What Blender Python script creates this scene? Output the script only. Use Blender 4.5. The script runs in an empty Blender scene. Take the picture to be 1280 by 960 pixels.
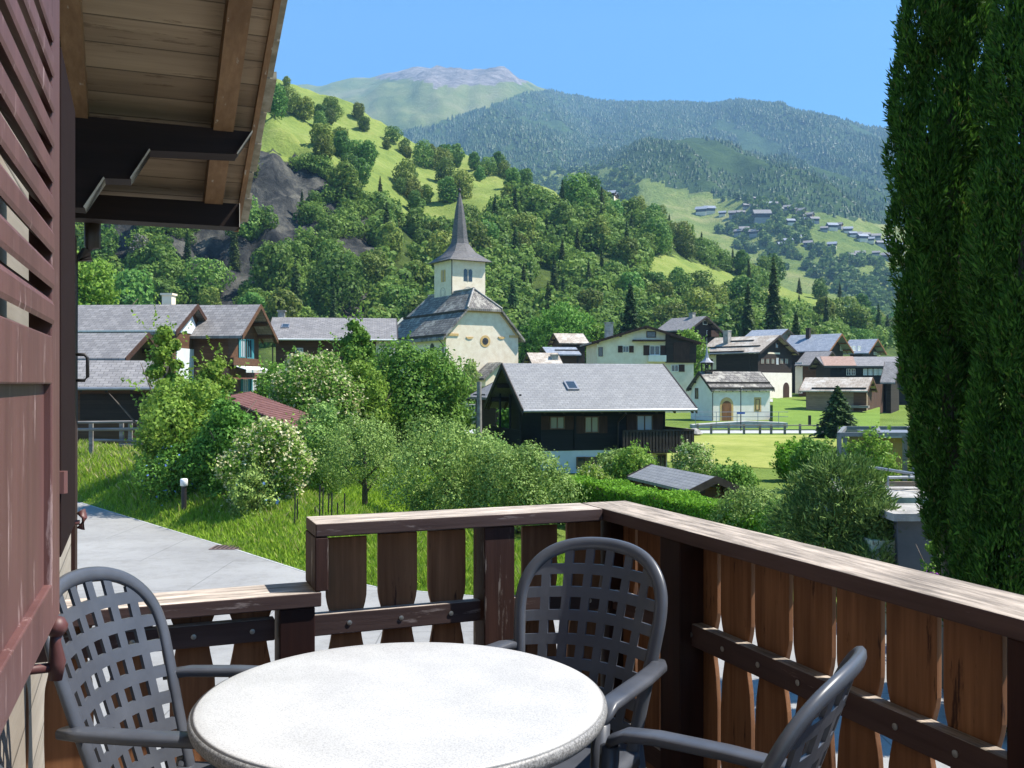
import bpy, math, random
import numpy as np
from mathutils import Vector, Matrix, noise
SC = bpy.context.scene
COL = SC.collection
R = math.radians
EYE = 1.48
F = 1200.0
# ------------------------------------------------------------------ camera, world, sun, exposure
cam = bpy.data.objects.new('camera', bpy.data.cameras.new('camera')); COL.objects.link(cam)
cam.location = (0, 0, EYE); cam.rotation_euler = (R(90), 0, 0)
cam.data.sensor_width = 36; cam.data.lens = 36 * F / 1280; cam.data.clip_start = .05; cam.data.clip_end = 30000
SC.camera = cam
SUN_AZ, SUN_EL = 88, 56           # clockwise from +Y
world = bpy.data.worlds.new('World'); SC.world = world; world.use_nodes = True
wn = world.node_tree.nodes; wl = world.node_tree.links
bg = wn['Background']; sky = wn.new('ShaderNodeTexSky'); sky.sky_type = 'NISHITA'; sky.sun_disc = False
sky.sun_elevation = R(SUN_EL); sky.sun_rotation = R(SUN_AZ); sky.altitude = 1800; sky.air_density = 1.0; sky.dust_density = 0; sky.ozone_density = 3.0
hsv = wn.new('ShaderNodeHueSaturation'); hsv.inputs['Saturation'].default_value = 1.33; hsv.inputs['Hue'].default_value = .497; hsv.inputs['Value'].default_value = 1.0; wl.new(sky.outputs[0], hsv.inputs['Color']); wl.new(hsv.outputs[0], bg.inputs[0]); bg.inputs[1].default_value = .10
sl = bpy.data.lights.new('sun', 'SUN'); sl.energy = 5; sl.angle = R(.53); sl.color = (1, .94, .85)
so = bpy.data.objects.new('sun', sl); COL.objects.link(so)
sd = Vector((math.sin(R(SUN_AZ)) * math.cos(R(SUN_EL)), math.cos(R(SUN_AZ)) * math.cos(R(SUN_EL)), math.sin(R(SUN_EL))))
so.rotation_euler = sd.to_track_quat('Z', 'Y').to_euler()
vs = SC.view_settings; vs.view_transform = 'Standard'; vs.look = 'None'; vs.exposure = 1.4; vs.gamma = 1
SC.cycles.max_bounces = 8; SC.cycles.diffuse_bounces = 4; SC.cycles.transparent_max_bounces = 8; SC.cycles.volume_bounces = 0
SC.cycles.use_denoising = True
# ------------------------------------------------------------------ helpers
def at(px, py, D): return Vector(((px - 640) / F * D, D, EYE - (py - 480) / F * D))
A0 = R(21.5); E1 = Vector((-math.sin(A0), math.cos(A0), 0)); E2 = Vector((math.cos(A0), math.sin(A0), 0))
def W(b, a, z=0): return Vector((E1.x * a + E2.x * b, E1.y * a + E2.y * b, z))

def tag(o, label=None, cat=None, group=None, kind=None):
    if label: o['label'] = label
    if cat: o['category'] = cat
    if group: o['group'] = group
    if kind: o['kind'] = kind
    return o
def empty(name, loc, rz=0, label=None, cat=None, group=None):
    o = bpy.data.objects.new(name, None); COL.objects.link(o); o.location = loc; o.rotation_euler = (0, 0, rz); o.empty_display_size = .2
    return tag(o, label, cat, group)
def copy_tree(o, parent=None):
    c = o.copy(); COL.objects.link(c); c.parent = parent
    for ch in list(o.children): copy_tree(ch, c)
    return c
class MB:
    def __init__(s): s.v = []; s.f = []; s.m = []
    def add(s, vs, fs, m=0):
        n = len(s.v); s.v += [tuple(v) for v in vs]; s.f += [tuple(i + n for i in f) for f in fs]; s.m += [m] * len(fs); return s
    def box(s, x0, x1, y0, y1, z0, z1, m=0, M=None):
        vs = [Vector((x, y, z)) for z in (z0, z1) for x, y in ((x0, y0), (x1, y0), (x1, y1), (x0, y1))]
        if M is not None: vs = [M @ v for v in vs]
        return s.add(vs, [(3, 2, 1, 0), (4, 5, 6, 7), (0, 1, 5, 4), (1, 2, 6, 5), (2, 3, 7, 6), (3, 0, 4, 7)], m)
    def prism(s, pts, d0, d1, ax='y', m=0):      # pts 2d outline extruded along axis
        def P(p, d): return {'y': (p[0], d, p[1]), 'x': (d, p[0], p[1]), 'z': (p[0], p[1], d)}[ax]
        n = len(pts); vs = [P(p, d0) for p in pts] + [P(p, d1) for p in pts]
        fs = [tuple(range(n))[::-1], tuple(range(n, 2 * n))] + [(i, (i + 1) % n, (i + 1) % n + n, i + n) for i in range(n)]
        return s.add(vs, fs, m)
    def tube(s, path, r, n=8, m=0, ry=None, up=Vector((0, 0, 1)), cap=True, sq=1.0):
        path = [Vector(p) for p in path]; K = len(path); base = len(s.v)
        rs = r if isinstance(r, (list, tuple)) else [r] * K
        vs = []
        for i, p in enumerate(path):
            t = (path[min(i + 1, K - 1)] - path[max(i - 1, 0)]).normalized()
            u = up if abs(t.dot(up)) < .95 else Vector((1, 0, 0))
            a = t.cross(u).normalized(); b = a.cross(t).normalized()
            r2 = rs[i] if ry is None else ry
            for k in range(n):
                an = 2 * math.pi * (k + .5) / n
                ca, sa = math.cos(an), math.sin(an); vs.append(p + a * (math.copysign(abs(ca) ** sq, ca) * rs[i]) + b * (math.copysign(abs(sa) ** sq, sa) * r2))
        fs = [(i * n + k, i * n + (k + 1) % n, (i + 1) * n + (k + 1) % n, (i + 1) * n + k) for i in range(K - 1) for k in range(n)]
        if cap: fs += [tuple(range(n))[::-1], tuple(range((K - 1) * n, K * n))]
        return s.add(vs, fs, m)
    def lathe(s, prof, n=32, c=(0, 0, 0), m=0):
        vs = [(c[0] + r * math.cos(2 * math.pi * k / n), c[1] + r * math.sin(2 * math.pi * k / n), c[2] + z) for r, z in prof for k in range(n)]
        fs = [(i * n + k, i * n + (k + 1) % n, (i + 1) * n + (k + 1) % n, (i + 1) * n + k) for i in range(len(prof) - 1) for k in range(n)]
        fs += [tuple(range(n))[::-1], tuple(range((len(prof) - 1) * n, len(prof) * n))]
        return s.add(vs, fs, m)
    def build(s, name, mats, parent=None, smooth=False, bevel=0, off=None, loc=None):
        if off: s.v = [(v[0] - off[0], v[1] - off[1], v[2] - off[2]) for v in s.v]
        me = bpy.data.meshes.new(name); me.from_pydata(s.v, [], s.f); me.update()
        for m in (mats if isinstance(mats, (list, tuple)) else [mats]): me.materials.append(m)
        me.polygons.foreach_set('material_index', s.m)
        if smooth: me.polygons.foreach_set('use_smooth', [True] * len(s.f))
        o = bpy.data.objects.new(name, me); COL.objects.link(o); o.parent = parent
        if loc: o.location = loc
        if bevel:
            b = o.modifiers.new('edge', 'BEVEL'); b.width = bevel; b.segments = 2; b.limit_method = 'ANGLE'
        return o
def quads_obj(name, V, mat, parent=None, rnd=None, midx=None, k=4):
    """V: (n,k,3) array of separate leaf faces"""
    n = len(V); me = bpy.data.meshes.new(name); me.vertices.add(n * k); me.vertices.foreach_set('co', V.reshape(-1).astype(np.float32))
    me.loops.add(n * k); me.loops.foreach_set('vertex_index', np.arange(n * k, dtype=np.int32))
    me.polygons.add(n); me.polygons.foreach_set('loop_start', np.arange(0, n * k, k, dtype=np.int32))
    for m in (mat if isinstance(mat, (list, tuple)) else [mat]): me.materials.append(m)
    if midx is not None: me.polygons.foreach_set('material_index', midx.astype(np.int32))
    a = me.attributes.new('rnd', 'FLOAT', 'FACE'); a.data.foreach_set('value', (rnd if rnd is not None else np.random.rand(n)).astype(np.float32))
    me.update(calc_edges=True); o = bpy.data.objects.new(name, me); COL.objects.link(o); o.parent = parent
    return o
# ------------------------------------------------------------------ materials
def nodes(name):
    m = bpy.data.materials.new(name); m.use_nodes = True; t = m.node_tree
    return m, t.nodes, t.links, t.nodes['Principled BSDF']
def coords(N, L, scale=(1, 1, 1), src='Object', rot=(0, 0, 0)):
    tc = N.new('ShaderNodeTexCoord'); mp = N.new('ShaderNodeMapping'); mp.inputs['Scale'].default_value = scale; mp.inputs['Rotation'].default_value = rot
    L.new(tc.outputs[src], mp.inputs[0]); return mp.outputs[0]
def noi(N, L, vec, scale, detail=4, rough=.6):
    n = N.new('ShaderNodeTexNoise'); n.inputs['Scale'].default_value = scale; n.inputs['Detail'].default_value = detail; n.inputs['Roughness'].default_value = rough
    L.new(vec, n.inputs['Vector']); return n.outputs['Fac']
def ramp(N, L, fac, stops):
    r = N.new('ShaderNodeValToRGB'); e = r.color_ramp.elements
    while len(e) < len(stops): e.new(.5)
    for x, (p, c) in zip(e, stops): x.position = p; x.color = (*c, 1) if len(c) == 3 else c
    L.new(fac, r.inputs[0]); return r.outputs[0]
def mixc(N, L, fac, a, b, mode='MIX'):
    m = N.new('ShaderNodeMix'); m.data_type = 'RGBA'; m.blend_type = mode
    if isinstance(fac, (int, float)): m.inputs[0].default_value = fac
    else: L.new(fac, m.inputs[0])
    for i, c in ((6, a), (7, b)):
        if isinstance(c, tuple): m.inputs[i].default_value = (*c, 1)
        else: L.new(c, m.inputs[i])
    return m.outputs[2]
def bump(N, L, b, h, s=.3, d=.02):
    n = N.new('ShaderNodeBump'); n.inputs['Strength'].default_value = s; n.inputs['Distance'].default_value = d
    L.new(h, n.inputs['Height']); L.new(n.outputs[0], b.inputs['Normal'])
def mul(c, k): return tuple(x * k for x in c)
def mottled(name, c1, c2, scale=3, rough=.8, bs=.2, bd=.01, spec=.3, sc=(1, 1, 1), detail=5, lo=.35, hi=.65, metal=0):
    m, N, L, b = nodes(name); v = coords(N, L, sc); f = noi(N, L, v, scale, detail)
    L.new(ramp(N, L, f, [(lo, c1), (hi, c2)]), b.inputs['Base Color']); b.inputs['Roughness'].default_value = rough
    b.inputs['Specular IOR Level'].default_value = spec; b.inputs['Metallic'].default_value = metal
    if bs: bump(N, L, b, noi(N, L, v, scale * 6, 4), bs, bd)
    return m
def wood(name, c1, c2, ax='x', fine=45, rough=.75, board=None, board_ax=2, gapc=.25, bd=.004, worn=None, wornlo=.5, top=None, spec=.25):
    """grain along ax; board = board width -> joints; worn = colour where the paint has gone; top = colour of weathered upward faces"""
    m, N, L, b = nodes(name); s = [fine] * 3; s['xyz'.index(ax)] = fine * .045; v = coords(N, L, tuple(s))
    f = noi(N, L, v, 1, 6, .65); s2 = [4.] * 3; s2['xyz'.index(ax)] = 1.; f2 = noi(N, L, coords(N, L, tuple(s2)), 1, 3)
    col = ramp(N, L, f, [(.3, c1), (.7, c2)]); col = mixc(N, L, ramp(N, L, f2, [(.3, (0, 0, 0)), (.7, (1, 1, 1))]), mixc(N, L, .75, col, mul(c1, .55)), col)
    h = f
    if worn:
        s3 = [26.] * 3; s3['xyz'.index(ax)] = 3.2; f3 = noi(N, L, coords(N, L, tuple(s3)), 1, 7, .7)
        k = ramp(N, L, f3, [(wornlo, (0, 0, 0)), (wornlo + .06, (1, 1, 1))]); col = mixc(N, L, k, col, worn)
    if top:
        g = N.new('ShaderNodeNewGeometry'); sp = N.new('ShaderNodeSeparateXYZ'); L.new(g.outputs['Normal'], sp.inputs[0])
        s3 = [34.] * 3; s3['xyz'.index(ax)] = 3.6; f3 = noi(N, L, coords(N, L, tuple(s3)), 1, 8, .72)
        tc = ramp(N, L, f3, [(.34, mul(top, .32)), (.46, mul(top, .62)), (.56, top), (.68, tuple(min(1, x * 1.35) for x in top))])
        k = ramp(N, L, sp.outputs[2], [(.6, (0, 0, 0)), (.8, (1, 1, 1))]); col = mixc(N, L, k, col, tc); h = f3
    if board:
        tcn = N.new('ShaderNodeTexCoord'); sp = N.new('ShaderNodeSeparateXYZ'); L.new(tcn.outputs['Object'], sp.inputs[0])
        md = N.new('ShaderNodeMath'); md.operation = 'MULTIPLY'; L.new(sp.outputs[board_ax], md.inputs[0]); md.inputs[1].default_value = 1 / board
        fr = N.new('ShaderNodeMath'); fr.operation = 'FRACT'; L.new(md.outputs[0], fr.inputs[0])
        fl = N.new('ShaderNodeMath'); fl.operation = 'FLOOR'; L.new(md.outputs[0], fl.inputs[0])
        wn_ = N.new('ShaderNodeTexWhiteNoise'); wn_.noise_dimensions = '1D'; L.new(fl.outputs[0], wn_.inputs['W'])
        col = mixc(N, L, .35, col, ramp(N, L, wn_.outputs['Value'], [(0, mul(c1, .8)), (1, c2)]))
        k = ramp(N, L, fr.outputs[0], [(0, (0, 0, 0)), (.06, (1, 1, 1))]); col = mixc(N, L, k, mul(c1, gapc), col); h = mixc(N, L, k, (0, 0, 0), (.8, .8, .8))
    L.new(col, b.inputs['Base Color']); b.inputs['Roughness'].default_value = rough; b.inputs['Specular IOR Level'].default_value = spec
    bump(N, L, b, h, .5, bd); return m
def slate(name, c1, c2, cm, bw=.4, bh=.2, rough=.6, lichen=None, mortar=.012, bd=.02):
    m, N, L, b = nodes(name); v = coords(N, L)
    br = N.new('ShaderNodeTexBrick'); L.new(v, br.inputs['Vector']); br.inputs['Color1'].default_value = (*c1, 1); br.inputs['Color2'].default_value = (*c2, 1); br.inputs['Mortar'].default_value = (*cm, 1)
    br.inputs['Scale'].default_value = 1; br.inputs['Mortar Size'].default_value = mortar; br.inputs['Brick Width'].default_value = bw; br.inputs['Row Height'].default_value = bh; br.inputs['Bias'].default_value = -.1
    f = noi(N, L, v, 1.3, 6, .7); col = mixc(N, L, ramp(N, L, f, [(.35, (0, 0, 0)), (.65, (1, 1, 1))]), mixc(N, L, .35, br.outputs[0], mul(c1, .6)), br.outputs[0])
    if lichen:
        f2 = noi(N, L, v, .55, 7, .75); col = mixc(N, L, ramp(N, L, f2, [(.5, (0, 0, 0)), (.62, (1, 1, 1))]), col, lichen)
    L.new(col, b.inputs['Base Color']); b.inputs['Roughness'].default_value = rough; b.inputs['Specular IOR Level'].default_value = .4
    bump(N, L, b, br.outputs['Fac'], .5, -bd); return m
def leafmat(name, stops, trans=.3, rough=.5, objvar=.25, spec=.12):
    m, N, L, b = nodes(name); at_ = N.new('ShaderNodeAttribute'); at_.attribute_name = 'rnd'
    oi = N.new('ShaderNodeObjectInfo')
    col = ramp(N, L, at_.outputs['Fac'], stops); hs = N.new('ShaderNodeHueSaturation')
    mr = N.new('ShaderNodeMapRange'); L.new(oi.outputs['Random'], mr.inputs[0]); mr.inputs[3].default_value = 1 - objvar; mr.inputs[4].default_value = 1 + objvar
    wn_ = N.new('ShaderNodeTexWhiteNoise'); wn_.noise_dimensions = '1D'; L.new(oi.outputs['Random'], wn_.inputs['W'])
    mh = N.new('ShaderNodeMapRange'); L.new(wn_.outputs['Value'], mh.inputs[0]); mh.inputs[3].default_value = .5 - objvar * .13; mh.inputs[4].default_value = .5 + objvar * .11
    L.new(mr.outputs[0], hs.inputs['Value']); L.new(mh.outputs[0], hs.inputs['Hue']); L.new(col, hs.inputs['Color'])
    L.new(hs.outputs[0], b.inputs['Base Color']); b.inputs['Roughness'].default_value = rough; b.inputs['Specular IOR Level'].default_value = spec
    tr = N.new('ShaderNodeBsdfTranslucent'); L.new(hs.outputs[0], tr.inputs[0]); mx = N.new('ShaderNodeMixShader'); mx.inputs[0].default_value = trans
    L.new(b.outputs[0], mx.inputs[1]); L.new(tr.outputs[0], mx.inputs[2]); L.new(mx.outputs[0], N['Material Output'].inputs[0]); return m
def glassm(name, c=(.03, .04, .05), rough=.05):
    m, N, L, b = nodes(name); b.inputs['Base Color'].default_value = (*c, 1); b.inputs['Roughness'].default_value = rough; b.inputs['Specular IOR Level'].default_value = .9; return m
def plain(name, c, rough=.5, spec=.4, metal=0):
    return mottled(name, mul(c, .88), mul(c, 1.08), 9, rough, .08, .002, spec, metal=metal)
M = {}
M['stucco'] = mottled('cream_stucco', (.72, .61, .45), (.82, .73, .57), 1.2, .9, .15, .01)
M['white'] = mottled('white_render', (.76, .70, .60), (.84, .79, .70), 1.5, .9, .12, .01)
M['bluewhite'] = mottled('pale_render', (.55, .60, .62), (.66, .70, .72), 1.5, .9, .1, .01)
M['ochre'] = mottled('ochre_paint', (.55, .36, .14), (.62, .43, .19), 3, .9, .1, .01)
M['stone'] = mottled('rubble_stone', (.22, .21, .19), (.42, .40, .37), 2.2, .9, .6, .05)
M['concrete'] = mottled('concrete', (.34, .34, .33), (.45, .45, .44), 2, .9, .1, .01)
M['dkwood'] = wood('dark_larch_boards', (.028, .02, .016), (.055, .038, .028), 'x', 20, board=.2)
M['dkwood_y'] = wood('dark_larch_boards_gable', (.028, .02, .016), (.055, .038, .028), 'y', 20, board=.2)
M['black'] = wood('black_stained_boards', (.012, .012, .013), (.024, .023, .023), 'x', 20, board=.17)
M['brwood'] = wood('brown_larch', (.09, .045, .025), (.17, .09, .05), 'x', 20, board=.2)
M['brwood_z'] = wood('brown_upright_boards', (.075, .038, .025), (.14, .07, .045), 'z', 20, board=.22, board_ax=1)
M['ltwood'] = wood('sunbleached_larch', (.20, .145, .095), (.34, .26, .18), 'x', 20, board=.25)
M['grwood'] = wood('grey_weathered_wood', (.20, .18, .16), (.36, .33, .30), 'x', 20)
M['trim'] = mottled('dark_trim', (.03, .022, .018), (.05, .038, .03), 4, .7)
M['slate'] = slate('grey_slate', (.20, .20, .205), (.33, .33, .335), (.07, .07, .08), .34, .2)
M['slate_near'] = slate('fibre_slates', (.22, .22, .22), (.275, .275, .27), (.115, .115, .12), .26, .15, mortar=.010)
M['slate_old'] = slate('old_stone_slabs', (.125, .115, .105), (.27, .25, .225), (.03, .03, .03), .55, .34, .8, (.36, .34, .29), .03, .06)
M['slate_brown'] = slate('brown_grey_slates', (.19, .18, .175), (.29, .275, .265), (.08, .075, .07), .36, .22)
M['slate_blue'] = slate('blue_grey_slates', (.22, .25, .30), (.32, .35, .40), (.10, .11, .13), .5, .4)
M['slate_tan'] = slate('pale_tan_slabs', (.36, .30, .24), (.48, .42, .35), (.15, .12, .10), .6, .4, .8, (.52, .48, .42), .02)
M['rust'] = mottled('rusty_sheet', (.24, .15, .11), (.36, .24, .19), 3, .7, .1, .01)
M['redsheet'] = mottled('dull_red_sheet', (.15, .065, .055), (.24, .12, .10), 2, .6, .1, .01, sc=(1, 6, 1))
M['teal'] = plain('teal_paint', (.06, .25, .28), .6)
M['shut'] = wood('brown_shutter', (.05, .025, .017), (.09, .045, .03), 'z', 20)
M['frame_w'] = plain('white_frame', (.75, .74, .70), .5)
M['frame_b'] = plain('brown_frame', (.13, .07, .04), .6)
M['glass'] = glassm('window_glass')
M['glassy'] = glassm('curtained_glass', (.22, .22, .17), .2)
M['glassw'] = glassm('net_curtained_glass', (.42, .44, .46), .2)
M['metal'] = plain('zinc_metal', (.30, .31, .33), .45, .5, .6)
M['pipe'] = plain('brown_downpipe', (.05, .035, .03), .5)
M['iron'] = plain('dark_iron', (.02, .018, .018), .5)
M['ivory'] = plain('white_plastic', (.8, .8, .78), .4)
M['bark'] = mottled('bark', (.07, .055, .04), (.16, .13, .10), 6, .95, .8, .03, sc=(1, 1, .3))
M['door'] = wood('warm_door_planks', (.20, .09, .04), (.30, .14, .06), 'z', 20)
M['lf_shrub'] = leafmat('garden_leaves', [(0, (.06, .14, .02)), (.5, (.13, .28, .04)), (1, (.23, .41, .08))], .35, objvar=.12)
M['lf_lime'] = leafmat('light_garden_leaves', [(0, (.10, .18, .03)), (.5, (.20, .34, .045)), (1, (.32, .47, .09))], .4, objvar=.08)
M['lf_grey'] = leafmat('greyish_leaves', [(0, (.10, .17, .04)), (.5, (.22, .34, .075)), (1, (.36, .48, .15))], .3, objvar=.12)
M['lf_hill'] = leafmat('hillside_leaves', [(0, (.07, .13, .03)), (.5, (.14, .235, .045)), (1, (.24, .34, .075))], .38, objvar=.34)
M['lf_con'] = leafmat('conifer_needles', [(0, (.03, .06, .02)), (.5, (.06, .11, .03)), (1, (.11, .17, .05))], .2, objvar=.25)
M['lf_thuja'] = leafmat('thuja_sprays', [(0, (.018, .05, .008)), (.5, (.045, .115, .014)), (.93, (.09, .20, .025)), (1, (.11, .09, .03))], .3, .55, objvar=.05, spec=.08)
M['lf_hedge'] = leafmat('hedge_leaves', [(0, (.08, .18, .015)), (.5, (.16, .34, .025)), (1, (.24, .46, .04))], .35, objvar=.05)
M['lf_dead'] = leafmat('bare_twigs', [(0, (.10, .09, .08)), (1, (.26, .24, .22))], .1, objvar=.2)
M['bloom'] = leafmat('cream_blossom', [(0, (.50, .48, .22)), (1, (.78, .75, .48))], .3, objvar=.03)
M['bloom_b'] = leafmat('blue_blossom', [(0, (.12, .20, .55)), (1, (.25, .42, .75))], .2, objvar=.03)
M['bloom_p'] = leafmat('purple_blossom', [(0, (.20, .04, .25)), (1, (.40, .10, .45))], .2, objvar=.03)
M['grass'] = leafmat('tall_grass_blades', [(0, (.15, .26, .02)), (.45, (.28, .44, .04)), (.74, (.36, .50, .07)), (.86, (.44, .40, .17)), (1, (.52, .46, .27))], .4, objvar=0)
HAZE = .00014
# ------------------------------------------------------------------ terrain
def lerp_knots(K, x):
    if x <= K[0][0]: return K[0][1]
    for (a, ya), (b, yb) in zip(K, K[1:]):
        if x <= b: return ya + (yb - ya) * (x - a) / (b - a)
    return K[-1][1]
GK = [(0, -2.55), (50, -2.57), (85, -3.0), (104, -2.75), (120, -2.6), (150, -1.0), (210, 1.5), (260, 3)]
def G(x, y): return lerp_knots(GK, y) if abs(y) < 260 else (3 if y > 0 else -2.55)
def fr(x, y, s, o=4): return noise.fractal(Vector((x * s, y * s, 3.7)), 1.0, 2.0, o)
def groundmat(name, stops, s1=.08, s2=1.5, amt=.5, sp=None):
    m, N, L, b = nodes(name); v = coords(N, L); a = noi(N, L, v, s1, 6, .65); c = noi(N, L, v, s2, 8, .75)
    f = mixc(N, L, amt, a, c); col = ramp(N, L, f, stops); L.new(col, b.inputs['Base Color']); b.inputs['Roughness'].default_value = .95; b.inputs['Specular IOR Level'].default_value = .1
    bump(N, L, b, c, .8, .15); return m
M['ground'] = groundmat('garden_grass', [(.35, (.07, .11, .018)), (.5, (.13, .19, .035)), (.65, (.19, .25, .055))], .12, 3)
M['meadow'] = groundmat('mown_meadow', [(.32, (.17, .21, .04)), (.5, (.27, .30, .07)), (.68, (.37, .37, .12))], .15, 1.2, .35)
def grid_mesh(name, rows, mat, smooth=True):
    nr = len(rows); nc = len(rows[0]); V = [p for r in rows for p in r]
    Fs = [(i * nc + j, i * nc + j + 1, (i + 1) * nc + j + 1, (i + 1) * nc + j) for i in range(nr - 1) for j in range(nc - 1)]
    b = MB(); b.add(V, Fs); return b.build(name, mat, smooth=smooth)
ys = [-6500, -2000, -500, -100, -20, 0] + list(range(10, 270, 6)) + [300, 400, 600, 1000, 2500, 6800]
xs = [-6800, -2500, -900, -400, -200] + list(range(-150, 156, 10)) + [200, 400, 900, 2500, 6800]
tag(grid_mesh('ground', [[(x, y, G(x, y)) for x in xs] for y in ys], M['ground']), kind='structure')
# asphalt forecourt round the house and the lane going off to the left
EDGE = [(-2600, 552), (-600, 562), (-60, 600), (30, 614), (105, 629), (200, 658), (300, 688), (390, 717), (470, 733), (545, 741), (700, 752), (900, 768), (1130, 785), (1400, 800), (2600, 860)]
def on_ground(px, py, z=-2.52): D = (EYE - z) * F / (py - 480); return Vector(((px - 640) / F * D, D, z))
EP = [on_ground(*p) for p in EDGE]
m, N, L, b = nodes('pale_asphalt'); v = coords(N, L)
c1 = ramp(N, L, noi(N, L, v, .35, 6, .6), [(.3, (.25, .245, .235)), (.7, (.33, .325, .31))]); c2 = ramp(N, L, noi(N, L, v, 60, 2, .5), [(.38, (.62, .62, .62)), (.58, (1, 1, 1))])
c3 = ramp(N, L, noi(N, L, coords(N, L, (1, 1, 1)), 2.2, 8, .8), [(.40, (.82, .81, .80)), (.5, (.96, .96, .96)), (.58, (1, 1, 1))])
br = N.new('ShaderNodeTexBrick'); L.new(v, br.inputs['Vector']); br.inputs['Color1'].default_value = (1, 1, 1, 1); br.inputs['Color2'].default_value = (.95, .95, .95, 1); br.inputs['Mortar'].default_value = (.45, .45, .44, 1); br.inputs['Scale'].default_value = 1; br.inputs['Mortar Size'].default_value = .012; br.inputs['Brick Width'].default_value = 4.2; br.inputs['Row Height'].default_value = 3.1
L.new(mixc(N, L, .7, mixc(N, L, .8, mixc(N, L, 1, c1, c2, 'MULTIPLY'), mixc(N, L, 1, c1, c3, 'MULTIPLY')), br.outputs[0], 'MULTIPLY'), b.inputs['Base Color']); b.inputs['Roughness'].default_value = .85; bump(N, L, b, noi(N, L, v, 60, 3), .4, .01)
M['asphalt'] = m
b = MB(); n = len(EP); V = EP + [Vector((p.x * .6, -12 if abs(p.x) < 60 else -30, -2.52)) for p in EP]
b.add(V, [(i, i + 1, n + i + 1, n + i) for i in range(n - 1)]); tag(b.build('road', M['asphalt']), kind='structure')
b = MB()                                                      # pale joints/kerb line of the lane
for p, q in zip(EP[1:12], EP[2:13]):
    d = (q - p).normalized(); nn = Vector((-d.y, d.x, 0))
    b.box(0, (q - p).length, -.06, .0, 0, .006, 0, Matrix.Translation(p) @ Matrix.Rotation(math.atan2(d.y, d.x), 4, 'Z'))
tag(b.build('kerb', M['concrete']), kind='structure')
b = MB(); dc = on_ground(287, 684.5)
b.box(dc.x - .42, dc.x + .42, dc.y - .3, dc.y + .3, -2.52, -2.505)
for i in range(7): b.box(dc.x - .36 + i * .11, dc.x - .31 + i * .11, dc.y - .24, dc.y + .24, -2.505, -2.498, 1)
tag(b.build('drain_cover', [plain('drain_iron', (.16, .10, .09), .7), M['iron']]), 'rust brown rectangular drain cover in the asphalt lane beside the kerb', 'drain cover')
# grass bank between lane and gardens
def bank_h(px): return lerp_knots([(-700, 1.9), (97, 1.42), (230, .70), (390, .22), (470, .1), (600, .03), (700, 0)], px)
rows = [[], [], [], [], []]; BK = []
for p, e in zip(EDGE[1:11], EP[1:11]):
    BK.append((p[0], e))
BKd = []
for (pa, a), (pb, c) in zip(BK, BK[1:]):
    for k in range(8): BKd.append((pa + (pb - pa) * k / 8, a.lerp(c, k / 8)))
BKd.append(BK[-1])
for i, (px, e) in enumerate(BKd):
    nx = (BKd[min(i + 1, len(BKd) - 1)][1] - BKd[max(i - 1, 0)][1]).normalized(); nrm = Vector((-nx.y, nx.x, 0)); h = bank_h(px)
    for r, (d, k) in enumerate([(0, 0), (.9, .35), (2.2, .85), (3.2, 1.0), (6.0, 0)]):
        q = e + nrm * d; rows[r].append((q.x, q.y, -2.54 + h * k + fr(q.x, q.y, .5) * .1 * (k > 0)))
tag(grid_mesh('grass_bank', rows, M['ground']), kind='structure')
rng = np.random.RandomState(5)
def blades(n, sampler, hmin, hmax, w=.02):
    P = np.array([sampler() for _ in range(n)]); n = len(P); h = rng.uniform(hmin, hmax, n) * P[:, 3]; a = rng.uniform(0, 2 * math.pi, n)
    t = np.stack([np.cos(a), np.sin(a), np.zeros(n)], 1) * w * rng.uniform(.6, 1.3, (n, 1)); lean = rng.normal(0, .28, (n, 2)) * h[:, None]
    tip = P[:, :3] + np.concatenate([lean, h[:, None]], 1); tip2 = tip - t * .3; mid = P[:, :3] + np.concatenate([lean * .3, h[:, None] * .55], 1)
    V = np.stack([P[:, :3] - t, P[:, :3] + t, mid + t * .9, tip], 1); return V
import bisect
def bank_sample():
    px = rng.uniform(-60, 640) if rng.rand() < .9 else rng.uniform(380, 700)
    i = min(max(int(np.searchsorted([b_[0] for b_ in BKd], px)), 1), len(BKd) - 1); (pa, a), (pb, c) = BKd[i - 1], BKd[i]; k = (px - pa) / (pb - pa)
    d = abs(rng.uniform(-.02, 4.6)); e = a.lerp(c, k); nx = (c - a).normalized(); q = e + Vector((-nx.y, nx.x, 0)) * d; h = bank_h(px)
    kk = lerp_knots([(0, 0), (.9, .35), (2.2, .85), (3.2, 1.), (6, 0)], d); s = lerp_knots([(0, .35), (.5, .8), (1.5, 1), (6, 1)], d) * (.75 + .35 * fr(q.x, q.y, .9))
    return (q.x, q.y, -2.56 + h * kk, s)
V = blades(110000, bank_sample, .22, .46, .014)
dcrest = np.clip((V[:, 3, 2] + 2.55) / 2.2, 0, 1)
tag(quads_obj('grass', V, M['grass'], rnd=np.clip(rng.rand(len(V)) * .8 + dcrest * rng.rand(len(V)) * .6, 0, 1)), 'long unmown grass with pale seed heads on the bank above the lane', 'grass', kind='stuff')
def lawn_sample():
    y = rng.uniform(29, 46); x = y * rng.uniform(-.27, .05); return (x, y, -2.6, 1.)
V = blades(30000, lawn_sample, .08, .28, .03)
tag(quads_obj('lawn_grass', V, M['grass'], rnd=rng.rand(len(V)) * .7), 'short green lawn grass in the garden behind the bank', 'grass', kind='stuff')
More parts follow.
